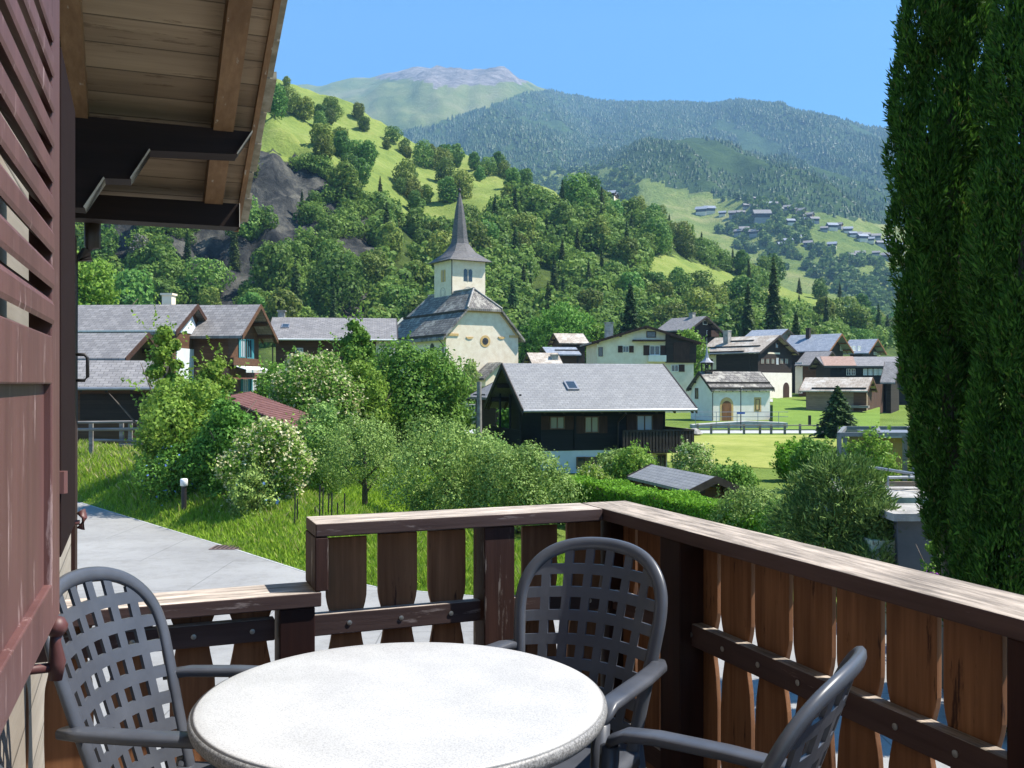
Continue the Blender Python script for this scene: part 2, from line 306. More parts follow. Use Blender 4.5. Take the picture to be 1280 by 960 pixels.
# ------------------------------------------------------------------ hills: u is the bearing (in picture columns), D the distance forward
def hknots(table, u):
    us = [t[0] for t in table]
    if u <= us[0]: return table[0][1]
    if u >= us[-1]: return table[-1][1]
    for (a, ka), (b, kb) in zip(table, table[1:]):
        if u <= b:
            k = (u - a) / (b - a); return [tuple(p + (q - p) * k for p, q in zip(x, y)) for x, y in zip(ka, kb)]
def zof(py, D): return EYE - (py - 480) / F * D
HT = [(-900, [(200, 455), (290, 160), (560, -80)]), (100, [(205, 425), (285, 205), (540, 25)]), (340, [(210, 425), (285, 205), (520, 100)]),
      (430, [(215, 425), (300, 232), (510, 140)]), (520, [(222, 425), (312, 285), (500, 176)]), (600, [(230, 430), (322, 268), (495, 212)]),
      (690, [(240, 430), (340, 275), (490, 236)]), (740, [(245, 430), (350, 290), (485, 252)]), (830, [(250, 430), (360, 320), (470, 266)]),
      (880, [(255, 430), (370, 335), (460, 306)]), (930, [(255, 432), (360, 362), (450, 333)]), (1000, [(260, 435), (350, 388), (440, 362)]),
      (1060, [(265, 440), (350, 404), (430, 392)]), (1130, [(270, 448), (350, 430), (420, 424)]), (1300, [(280, 462), (350, 455), (420, 452)]), (2200, [(280, 474), (350, 474), (420, 474)])]
def hill_z(u, D):
    k = hknots(HT, u); K = [(d, zof(y, d)) for d, y in k]; K = [(K[0][0] - 34, 0.0)] + K + [(K[-1][0] + 60, K[-1][1] - 14), (K[-1][0] + 330, -10)]
    z = lerp_knots(K, D); x = (u - 640) / F * D
    a = max(0, min(1, (D - K[0][0] - 10) / 60)); rk = max(0, min(1, (480 - u) / 120)) * max(0, min(1, (D - 215) / 25)) * max(0, min(1, (330 - D) / 30))
    return z + a * (fr(x, D, .012, 5) * 9 + fr(x, D, .05, 4) * 2.0) + rk * (abs(fr(x, D, .045, 5)) * 16 - 4)
def hill_D(u, py):
    best = None; D = 180.
    while D < 560:
        if 480 - (hill_z(u, D) - EYE) * F / D <= py: return D
        D += 3
    return None
def pip(poly, x, y):
    c = False; j = len(poly) - 1
    for i in range(len(poly)):
        (xi, yi), (xj, yj) = poly[i], poly[j]
        if (yi > y) != (yj > y) and x < (xj - xi) * (y - yi) / (yj - yi) + xi: c = not c
        j = i
    return c
MEAD = [[(-900, -200), (330, 60), (430, 118), (520, 165), (600, 195), (690, 215), (735, 225), (752, 262), (690, 262), (655, 250), (622, 258), (610, 292), (560, 296), (505, 288), (480, 262), (430, 232), (400, 208), (330, 190), (-900, 100)],
        [(810, 318), (850, 322), (925, 345), (940, 372), (905, 384), (860, 372), (805, 342)], [(935, 366), (1000, 352), (1070, 382), (1075, 408), (1010, 400), (940, 398)]]
m, N, L, b = nodes('hillside'); v = coords(N, L); at_ = N.new('ShaderNodeAttribute'); at_.attribute_name = 'zone'; sp = N.new('ShaderNodeSeparateColor'); L.new(at_.outputs['Color'], sp.inputs[0])
n1 = noi(N, L, v, .03, 8, .65); n2 = noi(N, L, v, .25, 7, .75)
gm = ramp(N, L, mixc(N, L, .45, n1, n2), [(.34, (.11, .17, .04)), (.5, (.19, .245, .055)), (.62, (.26, .29, .085)), (.72, (.32, .28, .13))])
gw = ramp(N, L, n2, [(.35, (.03, .05, .014)), (.6, (.08, .12, .025)), (.75, (.15, .17, .05))])
rk = ramp(N, L, noi(N, L, coords(N, L, (1, 1, .45)), .16, 9, .72), [(.36, (.012, .014, .016)), (.5, (.045, .046, .045)), (.66, (.13, .125, .105))])
def edge(ch, off=.5):
    a = N.new('ShaderNodeMath'); a.operation = 'ADD'; L.new(sp.outputs[ch], a.inputs[0]); s = N.new('ShaderNodeMath'); s.operation = 'MULTIPLY_ADD'; L.new(n2, s.inputs[0]); s.inputs[1].default_value = .8; s.inputs[2].default_value = -.4
    L.new(s.outputs[0], a.inputs[1]); return ramp(N, L, a.outputs[0], [(off - .06, (0, 0, 0)), (off + .06, (1, 1, 1))])
col = mixc(N, L, edge(0), gw, gm); col = mixc(N, L, edge(1), col, rk); L.new(col, b.inputs['Base Color']); b.inputs['Roughness'].default_value = .95; b.inputs['Specular IOR Level'].default_value = .1
bump(N, L, b, n2, 1, 1.2); M['hill'] = m
us = list(range(-900, -100, 60)) + list(range(-100, 1400, 9)) + list(range(1400, 2201, 80)); Ds = list(np.linspace(172, 340, 58)) + list(np.linspace(348, 560, 34)) + [620, 700, 850]
rows = [[((u - 640) / F * D, D, hill_z(u, D)) for u in us] for D in Ds]; hill = grid_mesh('hillside', rows, M['hill']); tag(hill, kind='structure')
ca = hill.data.color_attributes.new('zone', 'FLOAT_COLOR', 'POINT'); cols = []
def rockiness(u, py, D):
    r = 0
    if 120 < u < 470 and 190 < py < 425: r = .72 if py < 300 else .62
    if 290 < u < 430 and 185 < py < 245: r = .95
    if 540 < u < 640 and 330 < py < 425: r = .5
    return r
for D in Ds:
    for u in us:
        py = 480 - (hill_z(u, D) - EYE) * F / D; mm = any(pip(p, u, py) for p in MEAD); cols += [1. if mm and D < 560 else 0., rockiness(u, py, D) if not mm else 0, 0, 1]
ca.data.foreach_set('color', cols)
# far mountain
FT = [(-1500, [(800, 470), (1400, 330), (2400, 150), (4900, -60)]), (340, [(800, 470), (1400, 320), (2400, 200), (4900, 116)]), (400, [(800, 470), (1400, 320), (2400, 205), (4900, 113)]), (440, [(800, 470), (1400, 320), (2400, 205), (4900, 100)]),
      (480, [(800, 470), (1400, 320), (2400, 205), (4900, 89)]), (520, [(800, 470), (1400, 320), (2400, 205), (4900, 83)]), (560, [(800, 470), (1400, 320), (2400, 205), (4900, 88)]), (610, [(800, 470), (1400, 320), (2400, 205), (4900, 93)]),
      (660, [(800, 470), (1400, 320), (2400, 212), (4900, 104)]), (740, [(800, 470), (1400, 310), (2400, 222), (4800, 126)]), (800, [(800, 470), (1400, 300), (2400, 225), (4600, 127)]), (860, [(800, 470), (1400, 305), (2400, 232), (4500, 128)]),
      (920, [(800, 470), (1300, 335), (2200, 248), (4400, 127)]), (980, [(800, 470), (1300, 340), (2000, 262), (4300, 134)]), (1040, [(800, 470), (1300, 345), (1900, 278), (4200, 142)]), (1080, [(800, 472), (1300, 350), (1850, 288), (4100, 156)]),
      (1130, [(800, 475), (1300, 360), (1850, 300), (4000, 166)]), (1300, [(800, 478), (1300, 380), (1850, 320), (3900, 200)]), (1700, [(800, 480), (1300, 400), (1850, 360), (3900, 250)]), (2600, [(800, 480), (1300, 420), (1850, 380), (3900, 300)])]
def far_z(u, D):
    k = hknots(FT, u); K = [(d, zof(y, d)) for d, y in k]; zr = K[-1]; K = [(620, -8)] + K + [(zr[0] + 500, zr[1] - 60), (zr[0] + 1500, zr[1] - 700)]
    z = lerp_knots(K, D); x = (u - 640) / F * D; a = max(0, min(1, (D - 900) / 900)); c = max(0, 1 - abs(D - zr[0]) / 500.)
    return z + a * (1 - .8 * c) * (fr(x, D * .35, .0016, 5) * 150 + (1 - abs(fr(x, D * .3, .0042, 4))) * 45 - 30) + (fr(x, D, .012, 3) * 8 if u < 700 else 0) * a
def far_y(u, D): return 480 - (far_z(u, D) - EYE) * F / D
us = list(range(-1500, 300, 60)) + list(range(300, 1200, 6)) + list(range(1200, 2601, 50)); Ds = list(range(620, 1300, 50)) + list(range(1300, 2400, 28)) + list(range(2400, 5400, 60)) + [5800, 6400]
rows = [[((u - 640) / F * D, D, far_z(u, D)) for u in us] for D in Ds]
def treeline(u, py): return py > lerp_knots([(-1500, 100), (420, 150), (470, 172), (540, 158), (600, 138), (650, 118), (700, 104), (2600, 0)], u) + 7 * noise.noise(Vector((u * .02, py * .03, 0)))
def terrace(u, py, D):
    x = (u - 640) / F * D
    t = D < 2350 and py > lerp_knots([(600, 185), (720, 198), (850, 236), (900, 246), (960, 252), (1040, 270), (1130, 285), (1300, 300)], u)
    return t
m, N, L, b = nodes('far_mountain'); v = coords(N, L); at_ = N.new('ShaderNodeAttribute'); at_.attribute_name = 'zone'; sp = N.new('ShaderNodeSeparateColor'); L.new(at_.outputs['Color'], sp.inputs[0])
n1 = noi(N, L, v, .004, 8, .65); n2 = noi(N, L, v, .02, 8, .75)
alp = ramp(N, L, n1, [(.35, (.09, .13, .035)), (.5, (.16, .19, .06)), (.66, (.24, .24, .11))]); rock = ramp(N, L, n2, [(.35, (.09, .085, .09)), (.5, (.20, .18, .18)), (.66, (.34, .31, .30))])
wood_ = ramp(N, L, n2, [(.35, (.03, .06, .022)), (.7, (.065, .11, .035))]); ter = ramp(N, L, mixc(N, L, .6, n1, n2), [(.36, (.09, .15, .035)), (.5, (.19, .24, .06)), (.64, (.32, .31, .13))])
col = mixc(N, L, edge(0), alp, rock); col = mixc(N, L, edge(1), col, wood_); col = mixc(N, L, edge(2), col, ter); L.new(col, b.inputs['Base Color']); b.inputs['Roughness'].default_value = .95; b.inputs['Specular IOR Level'].default_value = .05
bump(N, L, b, n2, 1, 14); M['far'] = m
mt = grid_mesh('mountain', rows, M['far']); tag(mt, kind='structure'); ca = mt.data.color_attributes.new('zone', 'FLOAT_COLOR', 'POINT'); cols = []
for D in Ds:
    for u in us:
        py = far_y(u, D); te = terrace(u, py, D); fo = treeline(u, py) and not te
        x = u; rk_ = 0 if fo or te else (.95 if py < lerp_knots([(380, 95), (450, 104), (520, 108), (560, 116), (650, 112), (690, 100)], u) + 6 * noise.noise(Vector((u * .05, 3, 0))) - 9 else .34 if py < 125 else .25)
        cols += [rk_, 1. if fo else 0., 1. if te else 0., 1]
ca.data.foreach_set('color', cols)
# ------------------------------------------------------------------ foliage builders
def leaf_quads(P, Nn, size, rng, asp=.6, flat=0):
    n = len(P); Nn = Nn / (np.linalg.norm(Nn, axis=1, keepdims=True) + 1e-9); r = rng.normal(size=(n, 3)); t = np.cross(Nn, r); t /= (np.linalg.norm(t, axis=1, keepdims=True) + 1e-9); b = np.cross(Nn, t)
    s = (size * rng.uniform(.6, 1.35, n))[:, None]
    return np.stack([P - t * s * .5, P + b * s * .5 * asp - t * s * .05, P + t * s * .5, P - b * s * .5 * asp - t * s * .05], 1)
def blob_points(blobs, n, rng, shell=.28, jit=.55, stray=.14):
    B = np.array(blobs, float); area = (B[:, 3] * B[:, 4] + B[:, 4] * B[:, 5] + B[:, 3] * B[:, 5]); i = rng.choice(len(B), n, p=area / area.sum())
    d = rng.normal(size=(n, 3)); d /= np.linalg.norm(d, axis=1, keepdims=True); r = 1 - shell * rng.rand(n) ** 1.3 + .07 * rng.normal(size=n) + .15 * np.sin(d[:, 0] * 7 + i * 1.7) * np.sin(d[:, 1] * 6 + i * 2.3) * np.sin(d[:, 2] * 6 + i) + (rng.rand(n) < stray) * rng.rand(n) ** 2 * .55
    P = B[i, :3] + d * r[:, None] * B[i, 3:6]; Nn = d / B[i, 3:6]; Nn /= np.linalg.norm(Nn, axis=1, keepdims=True); Nn = Nn + rng.normal(size=(n, 3)) * jit
    keep = np.ones(n, bool)
    for k in range(len(B)):
        q = ((P - B[k, :3]) / B[k, 3:6]); keep &= ~(((q * q).sum(1) < .42) & (i != k))
    return P[keep], Nn[keep]
def broad_blobs(rng, h, w, base=.2, n=14, sub=.36):
    out = []
    for k in range(n):
        t = (k + .5) / n; zc = h * (base + (1 - base) * (.12 + .8 * t)); env = math.sin(math.pi * min(1, .18 + .72 * t)) ** .7
        a = k * 2.4 + rng.uniform(-.5, .5); rr = w * .5 * env * rng.uniform(.35, .72); s = w * sub * rng.uniform(.6, 1.0) * (.55 + .45 * env)
        out.append((math.cos(a) * rr, math.sin(a) * rr, zc, s, s, s * rng.uniform(.7, 1.0)))
    return out
def trunk_mb(h, r, limbs=4, rng=random, lean=0):
    b = MB(); b.tube([(0, 0, -.3), (lean * .2, 0, h * .25), (lean * .5, .02, h * .55), (lean, 0, h * .9)], [r * 1.25, r, r * .7, r * .2], 7)
    for k in range(limbs):
        a = k * 2.4 + rng.uniform(0, 1); z = h * (.25 + .4 * k / max(1, limbs)); l = h * .33
        b.tube([(lean * .4, 0, z), (lean * .4 + math.cos(a) * l * .5, math.sin(a) * l * .5, z + l * .45), (lean * .4 + math.cos(a) * l, math.sin(a) * l, z + l * 1.05)], [r * .5, r * .33, r * .1], 5)
    return b
def conifer_quads(h, w, rng, n, bare=.08, size=.5):
    t = 1 - np.sqrt(rng.rand(n)) * (1 - .0); t = bare + (1 - bare) * t; tier = (t * h / (h * .055)) % 1.; env = (1 - t) ** .85 * w * .5
    a = rng.uniform(0, 2 * np.pi, n); lob = 1 + .22 * np.sin(a * 5 + np.floor(t * 18) * 2.1); rr = env * (.35 + .65 * rng.rand(n) ** .6) * (1.05 - .35 * tier) * lob
    P = np.stack([np.cos(a) * rr, np.sin(a) * rr, t * h - rr * .28], 1); Nn = np.stack([np.cos(a) * .35, np.sin(a) * .35, np.ones(n)], 1) + rng.normal(size=(n, 3)) * .35
    return leaf_quads(P, Nn, size, rng, .5)
def make_tree(name, kind, h, w, nleaf, size, seed, mat, label=None, cat='tree', group=None, loc=(0, 0, 0), base=.2, parts=True, nb=14, sub=.36, shell=.28, limbs=4, trunk_r=None, extra=None, lean=0, rz=0):
    rg = np.random.RandomState(seed); rp = random.Random(seed); root = empty(name, loc, rz, label, cat, group)
    if kind == 'con': V = conifer_quads(h, w, rg, nleaf, size=size)
    else:
        bl = broad_blobs(rp, h, w, base, nb, sub); P, Nn = blob_points(bl, nleaf, rg, shell, .42)
        ns = int(min(260, 30 + w * 16)); I = rg.choice(len(P), ns); S0 = P[I]; dd = Nn[I] * .45 + rg.normal(0, .3, (ns, 3)) + [0, 0, .75]; dd /= np.linalg.norm(dd, axis=1, keepdims=True)
        ln = np.clip(h * rg.uniform(.05, .2, ns), .15, 1.3); m_ = 16; tt = np.tile(np.linspace(0, 1, m_), ns); Q = np.repeat(S0, m_, 0) + np.repeat(dd * ln[:, None], m_, 0) * tt[:, None] + rg.normal(0, size * .55, (ns * m_, 3)) * (1.25 - tt[:, None])
        P = np.concatenate([P, Q]); Nn = np.concatenate([Nn, rg.normal(size=Q.shape) + [0, 0, .6]]); V = leaf_quads(P, Nn, size, rg)
    quads_obj('crown', V, mat, root, rg.rand(len(V)))
    tb = trunk_mb(h * (1 if kind == 'con' else .85), trunk_r or h * .022, 0 if kind == 'con' else limbs, rp, lean); tb.build('trunk', M['bark'], root, True)
    if extra:
        P, Nn = blob_points(bl, extra[1], rg, .08, .3); P = P[Nn[:, 2] > -.6]; quads_obj('blossom', leaf_quads(P, rg.normal(size=P.shape) + [0, 0, 1.2], extra[2], rg, .9), extra[0], root)
    return root
# distant trees: leaf crown and trunk in one mesh (too small to show parts), shared by the copies
def dist_mesh(name, kind, h, w, n, size, seed, mat):
    rg = np.random.RandomState(seed); rp = random.Random(seed)
    if kind == 'con': V = conifer_quads(h, w, rg, n, .05, size)
    else: P, Nn = blob_points(broad_blobs(rp, h, w, .06, 17, .31), n, rg, .14, .32, .06); V = leaf_quads(P, Nn, size, rg, .7)
    T = []; r = h * .02
    for k in range(6):
        a, c = k * math.pi / 3, (k + 1) * math.pi / 3
        T.append([(math.cos(a) * r, math.sin(a) * r, -1), (math.cos(c) * r, math.sin(c) * r, -1), (math.cos(c) * r * .4, math.sin(c) * r * .4, h * .7), (math.cos(a) * r * .4, math.sin(a) * r * .4, h * .7)])
    T = np.array(T); V = np.concatenate([V, T]); mi = np.zeros(len(V)); mi[-6:] = 1
    o = quads_obj(name, V, [mat, M['bark']], None, rg.rand(len(V)), mi); return o
protoB = [dist_mesh('broadleaf_tree', 'b', 11, rw, 3600, .78, 100 + i, M['lf_hill']) for i, rw in enumerate((9, 10.5, 8, 11, 9.5, 7))]
protoC = [dist_mesh('spruce_tree', 'con', 17, rw, 2600, .85, 200 + i, M['lf_con']) for i, rw in enumerate((5.5, 6.5, 5))]
protoD = [dist_mesh('dead_tree', 'b', 11, 6, 1300, .5, 300, M['lf_dead'])]
used = set()
def put(protos, loc, s, rp, label, cat, group, sz=None):
    p = rp.choice(protos)
    if p.name in used: o = p.copy(); COL.objects.link(o)
    else: o = p; used.add(p.name)
    o.location = loc; o.rotation_euler = (0, 0, rp.uniform(0, 6.28)); o.scale = (s, s, s * (sz or rp.uniform(.9, 1.15)))
    for k in ('label', 'category', 'group'):
        if k in o: del o[k]
    return tag(o, label, cat, group)
rp = random.Random(11); pts = []; NT = 0
CL = [(352, 145, 2), (378, 150, 3), (395, 148, 5), (412, 158, 5), (425, 150, 4), (330, 125, 5), (345, 112, 4), (520, 160, 4), (485, 178, 3), (472, 190, 3), (505, 196, 5), (525, 205, 5), (545, 212, 5), (505, 236, 5), (515, 250, 5), (540, 195, 3),
      (498, 165, 2), (570, 205, 4), (585, 215, 5), (600, 225, 5), (625, 215, 5), (640, 232, 5), (560, 232, 3), (662, 222, 4), (690, 228, 4), (712, 240, 4), (560, 178, 3), (590, 188, 2), (620, 198, 2), (650, 206, 3), (675, 212, 3), (430, 205, 4), (415, 190, 3),
      (570, 245, 3), (535, 262, 3), (520, 275, 3), (555, 262, 2), (462, 160, 1), (448, 215, 3), (455, 235, 3)]
cand = []
for u, y, n in CL:
    for k in range(n if u < 450 else max(1, int(n * .62))): cand.append((u + rp.gauss(0, 7), y + rp.gauss(0, 3.5), 'm'))
for k in range(9000):
    u = rp.uniform(92, 1140); y = rp.uniform(195, 436)
    if not any(pip(p, u, y) for p in MEAD): cand.append((u, y, 'w'))
for u in list(range(735, 1125, 13)): cand.append((u + rp.uniform(-4, 4), None, 'r'))
def zone_of(u, y, k):
    if k == 'm':
        w = 'in the group under the eave edge' if u < 362 else 'in the tight grove on the left crest of the meadow' if u < 445 else 'on the meadow slope right of the cliff' if u < 485 and y > 195 else 'on the open crest line left of the spire' if y < 184 else \
            'in the clump on the open slope left above the spire' if u < 530 and y > 222 else 'in the grove across the middle of the meadow' if u < 580 else 'in the clump straight above the spire' if u < 632 else 'at the right end of the meadow crest'
        return (w, 'trees ' + w)
    lv = 'high ' if y < (318 if u < 690 else 335) else 'low '
    w = 'on the cliff above the farmhouse' if u < 240 else 'on the cliff above the shuttered chalet' if u < 335 else 'on the cliff above the long farmhouse' if u < 470 else 'in the wood left of the church tower' if u < 545 else 'in the wood right behind the spire' if u < 640 else \
        'in the wood above the round fresh green tree' if u < 730 else 'in the wood above the white house' if u < 820 else 'in the wood above the dark hill chalet' if u < 905 else 'in the wood above the timber house' if u < 985 else 'in the thin wood above the blue roofed chalet' if u < 1070 else 'in the thin wood beside the thuja'
    return (lv + w, 'trees ' + lv + w)
for u, y, k in cand:
    if NT >= 292: break
    if k == 'r': D = lerp_knots([(690, 488), (830, 468), (880, 458), (1000, 438), (1130, 418)], u)
    else:
        D = hill_D(u, y)
        if D is None: continue
    x = (u - 640) / F * D; z = hill_z(u, D)
    md = {'m': 5, 'w': 10.2, 'r': 7}[k]
    if k == 'w' and u < 470 and y < 330: md = 14.5 if rockiness(u, y, D) < .9 else 24
    if any((x - a) ** 2 + (D - c) ** 2 + (z - e) ** 2 * .6 < md * md for a, c, e in pts): continue
    pts.append((x, D, z)); NT += 1
    where, grp = zone_of(u, y or 300, k); q = rp.random()
    con = q < (.12 if k == 'm' else .2 if u < 900 else .34); dead = k == 'w' and u < 480 and q > .93
    if k == 'w' and y and 260 < y < 430 and 640 < u < 760 and q < .42: con = True
    if dead: put(protoD, (x, D, z), rp.uniform(.7, 1), rp, 'grey leafless tree ' + where, 'tree', grp)
    elif con and k != 'm': put(protoC, (x, D, z - .5), rp.uniform(.5, .85), rp, 'dark pointed conifer ' + where, 'tree', grp + ' (conifers)')
    else:
        s_ = rp.uniform(.48, 1.0) if rp.random() < .6 or k == 'm' else rp.uniform(.9, 1.25) * (.72 if k == 'm' else 1); wd = ('small', 'middle-sized', 'large')[0 if s_ < (.55 if k == 'm' else .75) else 1 if s_ < (.70 if k == 'm' else .97) else 2]
        put(protoB, (x, D, z - .8), s_, rp, wd + ' round broadleaf tree ' + where, 'tree', grp)
for o in protoB + protoC + protoD:
    if o.name not in used: bpy.data.objects.remove(o)
# undergrowth and lesser trees filling the woods: one mass
pr = np.random.RandomState(18); UT = []
for k in range(4):
    bl = broad_blobs(random.Random(30 + k), 7, 7.5, .0, 9, .36); Pp, Nn = blob_points(bl, 700, pr, .12, .3, .05); UT.append(leaf_quads(Pp, Nn, .95, pr, .75))
VV = []; rn = []; n_ = 0; ru = random.Random(77)
while n_ < 1500:
    u = ru.uniform(60, 1150); y = ru.uniform(205, 436)
    if any(pip(p, u, y) for p in MEAD): continue
    D = hill_D(u, y)
    if D is None: continue
    x = (u - 640) / F * D; rc = rockiness(u, y, D)
    if noise.noise(Vector((x * .05, D * .06, 2))) < (-.35 if u > 470 else .14 if rc < .9 else .34): continue
    n_ += 1; a = ru.uniform(0, 6.28); c, s = math.cos(a), math.sin(a); Rm = np.array([[c, s, 0], [-s, c, 0], [0, 0, 1]]); k_ = ru.uniform(.55, 1.25) * (.7 if u < 470 else 1)
    T_ = UT[n_ % 4]; VV.append(T_ @ Rm * k_ + np.array((x, D, hill_z(u, D) - 1.2))); rn.append(np.clip(ru.random() * .6 + pr.rand(len(T_)) * .4, 0, 1))
tag(quads_obj('undergrowth', np.concatenate(VV), M['lf_hill'], rnd=np.concatenate(rn)), 'dense leafy undergrowth and lesser trees filling the woods of the near hill', 'woods', kind='stuff')
# forest of the far mountain: merged stuff
def cones(P, h, w, rg):
    n = len(P); out = []; a0 = rg.uniform(0, 6.28, n)
    for (z0, z1, r) in ((0, .55, 1.), (.3, 1., .68)):
        for k in range(5):
            a = a0 + k * 2 * np.pi / 5; c = a + 2 * np.pi / 5; rr = w * r * .5
            A = P + np.stack([np.cos(a) * rr, np.sin(a) * rr, h * z0], 1); B = P + np.stack([np.cos(c) * rr, np.sin(c) * rr, h * z0], 1); T = P + np.stack([0 * a, 0 * a, h * z1], 1); out.append(np.stack([A, B, T], 1))
    return np.concatenate(out), np.tile(rg.rand(n), 10)
M['lf_far'] = leafmat('far_conifers', [(0, (.032, .066, .024)), (.5, (.046, .09, .03)), (1, (.066, .115, .036))], 0, objvar=0)
M['lf_farb'] = leafmat('far_broadleaves', [(0, (.06, .11, .025)), (.5, (.10, .17, .035)), (1, (.16, .24, .05))], .3, objvar=0)
P = []; rp = random.Random(4)
while len(P) < 46000:
    u = rp.uniform(330, 1400); D = (rp.uniform(1300 ** 1.6, 4950 ** 1.6)) ** (1 / 1.6); py = far_y(u, D)
    if treeline(u, py) and not terrace(u, py, D):
        if noise.noise(Vector(((u - 640) / F * D * .004, D * .002, 1))) > .42 and u > 650: continue
        if u < 720 and py < 150 and rp.random() < .45: continue
        P.append(((u - 640) / F * D, D, far_z(u, D) - 2))
P = np.array(P); rg = np.random.RandomState(3); V, rn = cones(P, rg.uniform(9, 18, len(P)) * np.clip(P[:, 1] / 2900, .62, 1), rg.uniform(10, 16, len(P)) * np.clip(P[:, 1] / 2900, .62, 1), rg)
tag(quads_obj('forest', V, M['lf_far'], rnd=rn, k=3), 'far blue-green conifer forest covering the mountain across the valley', 'forest', kind='stuff')
bm = []; Q = []
pr = np.random.RandomState(8); bl = broad_blobs(random.Random(2), 11, 10, .05, 10, .36); Pp, Nn = blob_points(bl, 110, pr, .1, .3); T0 = leaf_quads(Pp, Nn, 3.4, pr, .8)
while len(Q) < 1700:
    u = rp.uniform(560, 1180); D = rp.uniform(950, 2350); py = far_y(u, D)
    if terrace(u, py, D) and noise.noise(Vector(((u - 640) / F * D * .006, D * .004, 5))) > -.06 + (0.27 if 255 < py < 328 and u > 870 else -.10): Q.append(((u - 640) / F * D, D, far_z(u, D) - 1))
VV = []; rn = []
for q in Q:
    a = rp.uniform(0, 6.28); c, s = math.cos(a), math.sin(a); Rm = np.array([[c, s, 0], [-s, c, 0], [0, 0, 1]]); VV.append(T0 @ Rm * rp.uniform(.7, 1.4) + np.array(q)); rn.append(np.clip(rp.random() * .7 + pr.rand(len(T0)) * .3, 0, 1))
tag(quads_obj('distant_woods', np.concatenate(VV), M['lf_farb'], rnd=np.concatenate(rn)), 'distant broadleaf woods scattered around the terraced hamlet across the valley', 'woods', kind='stuff')
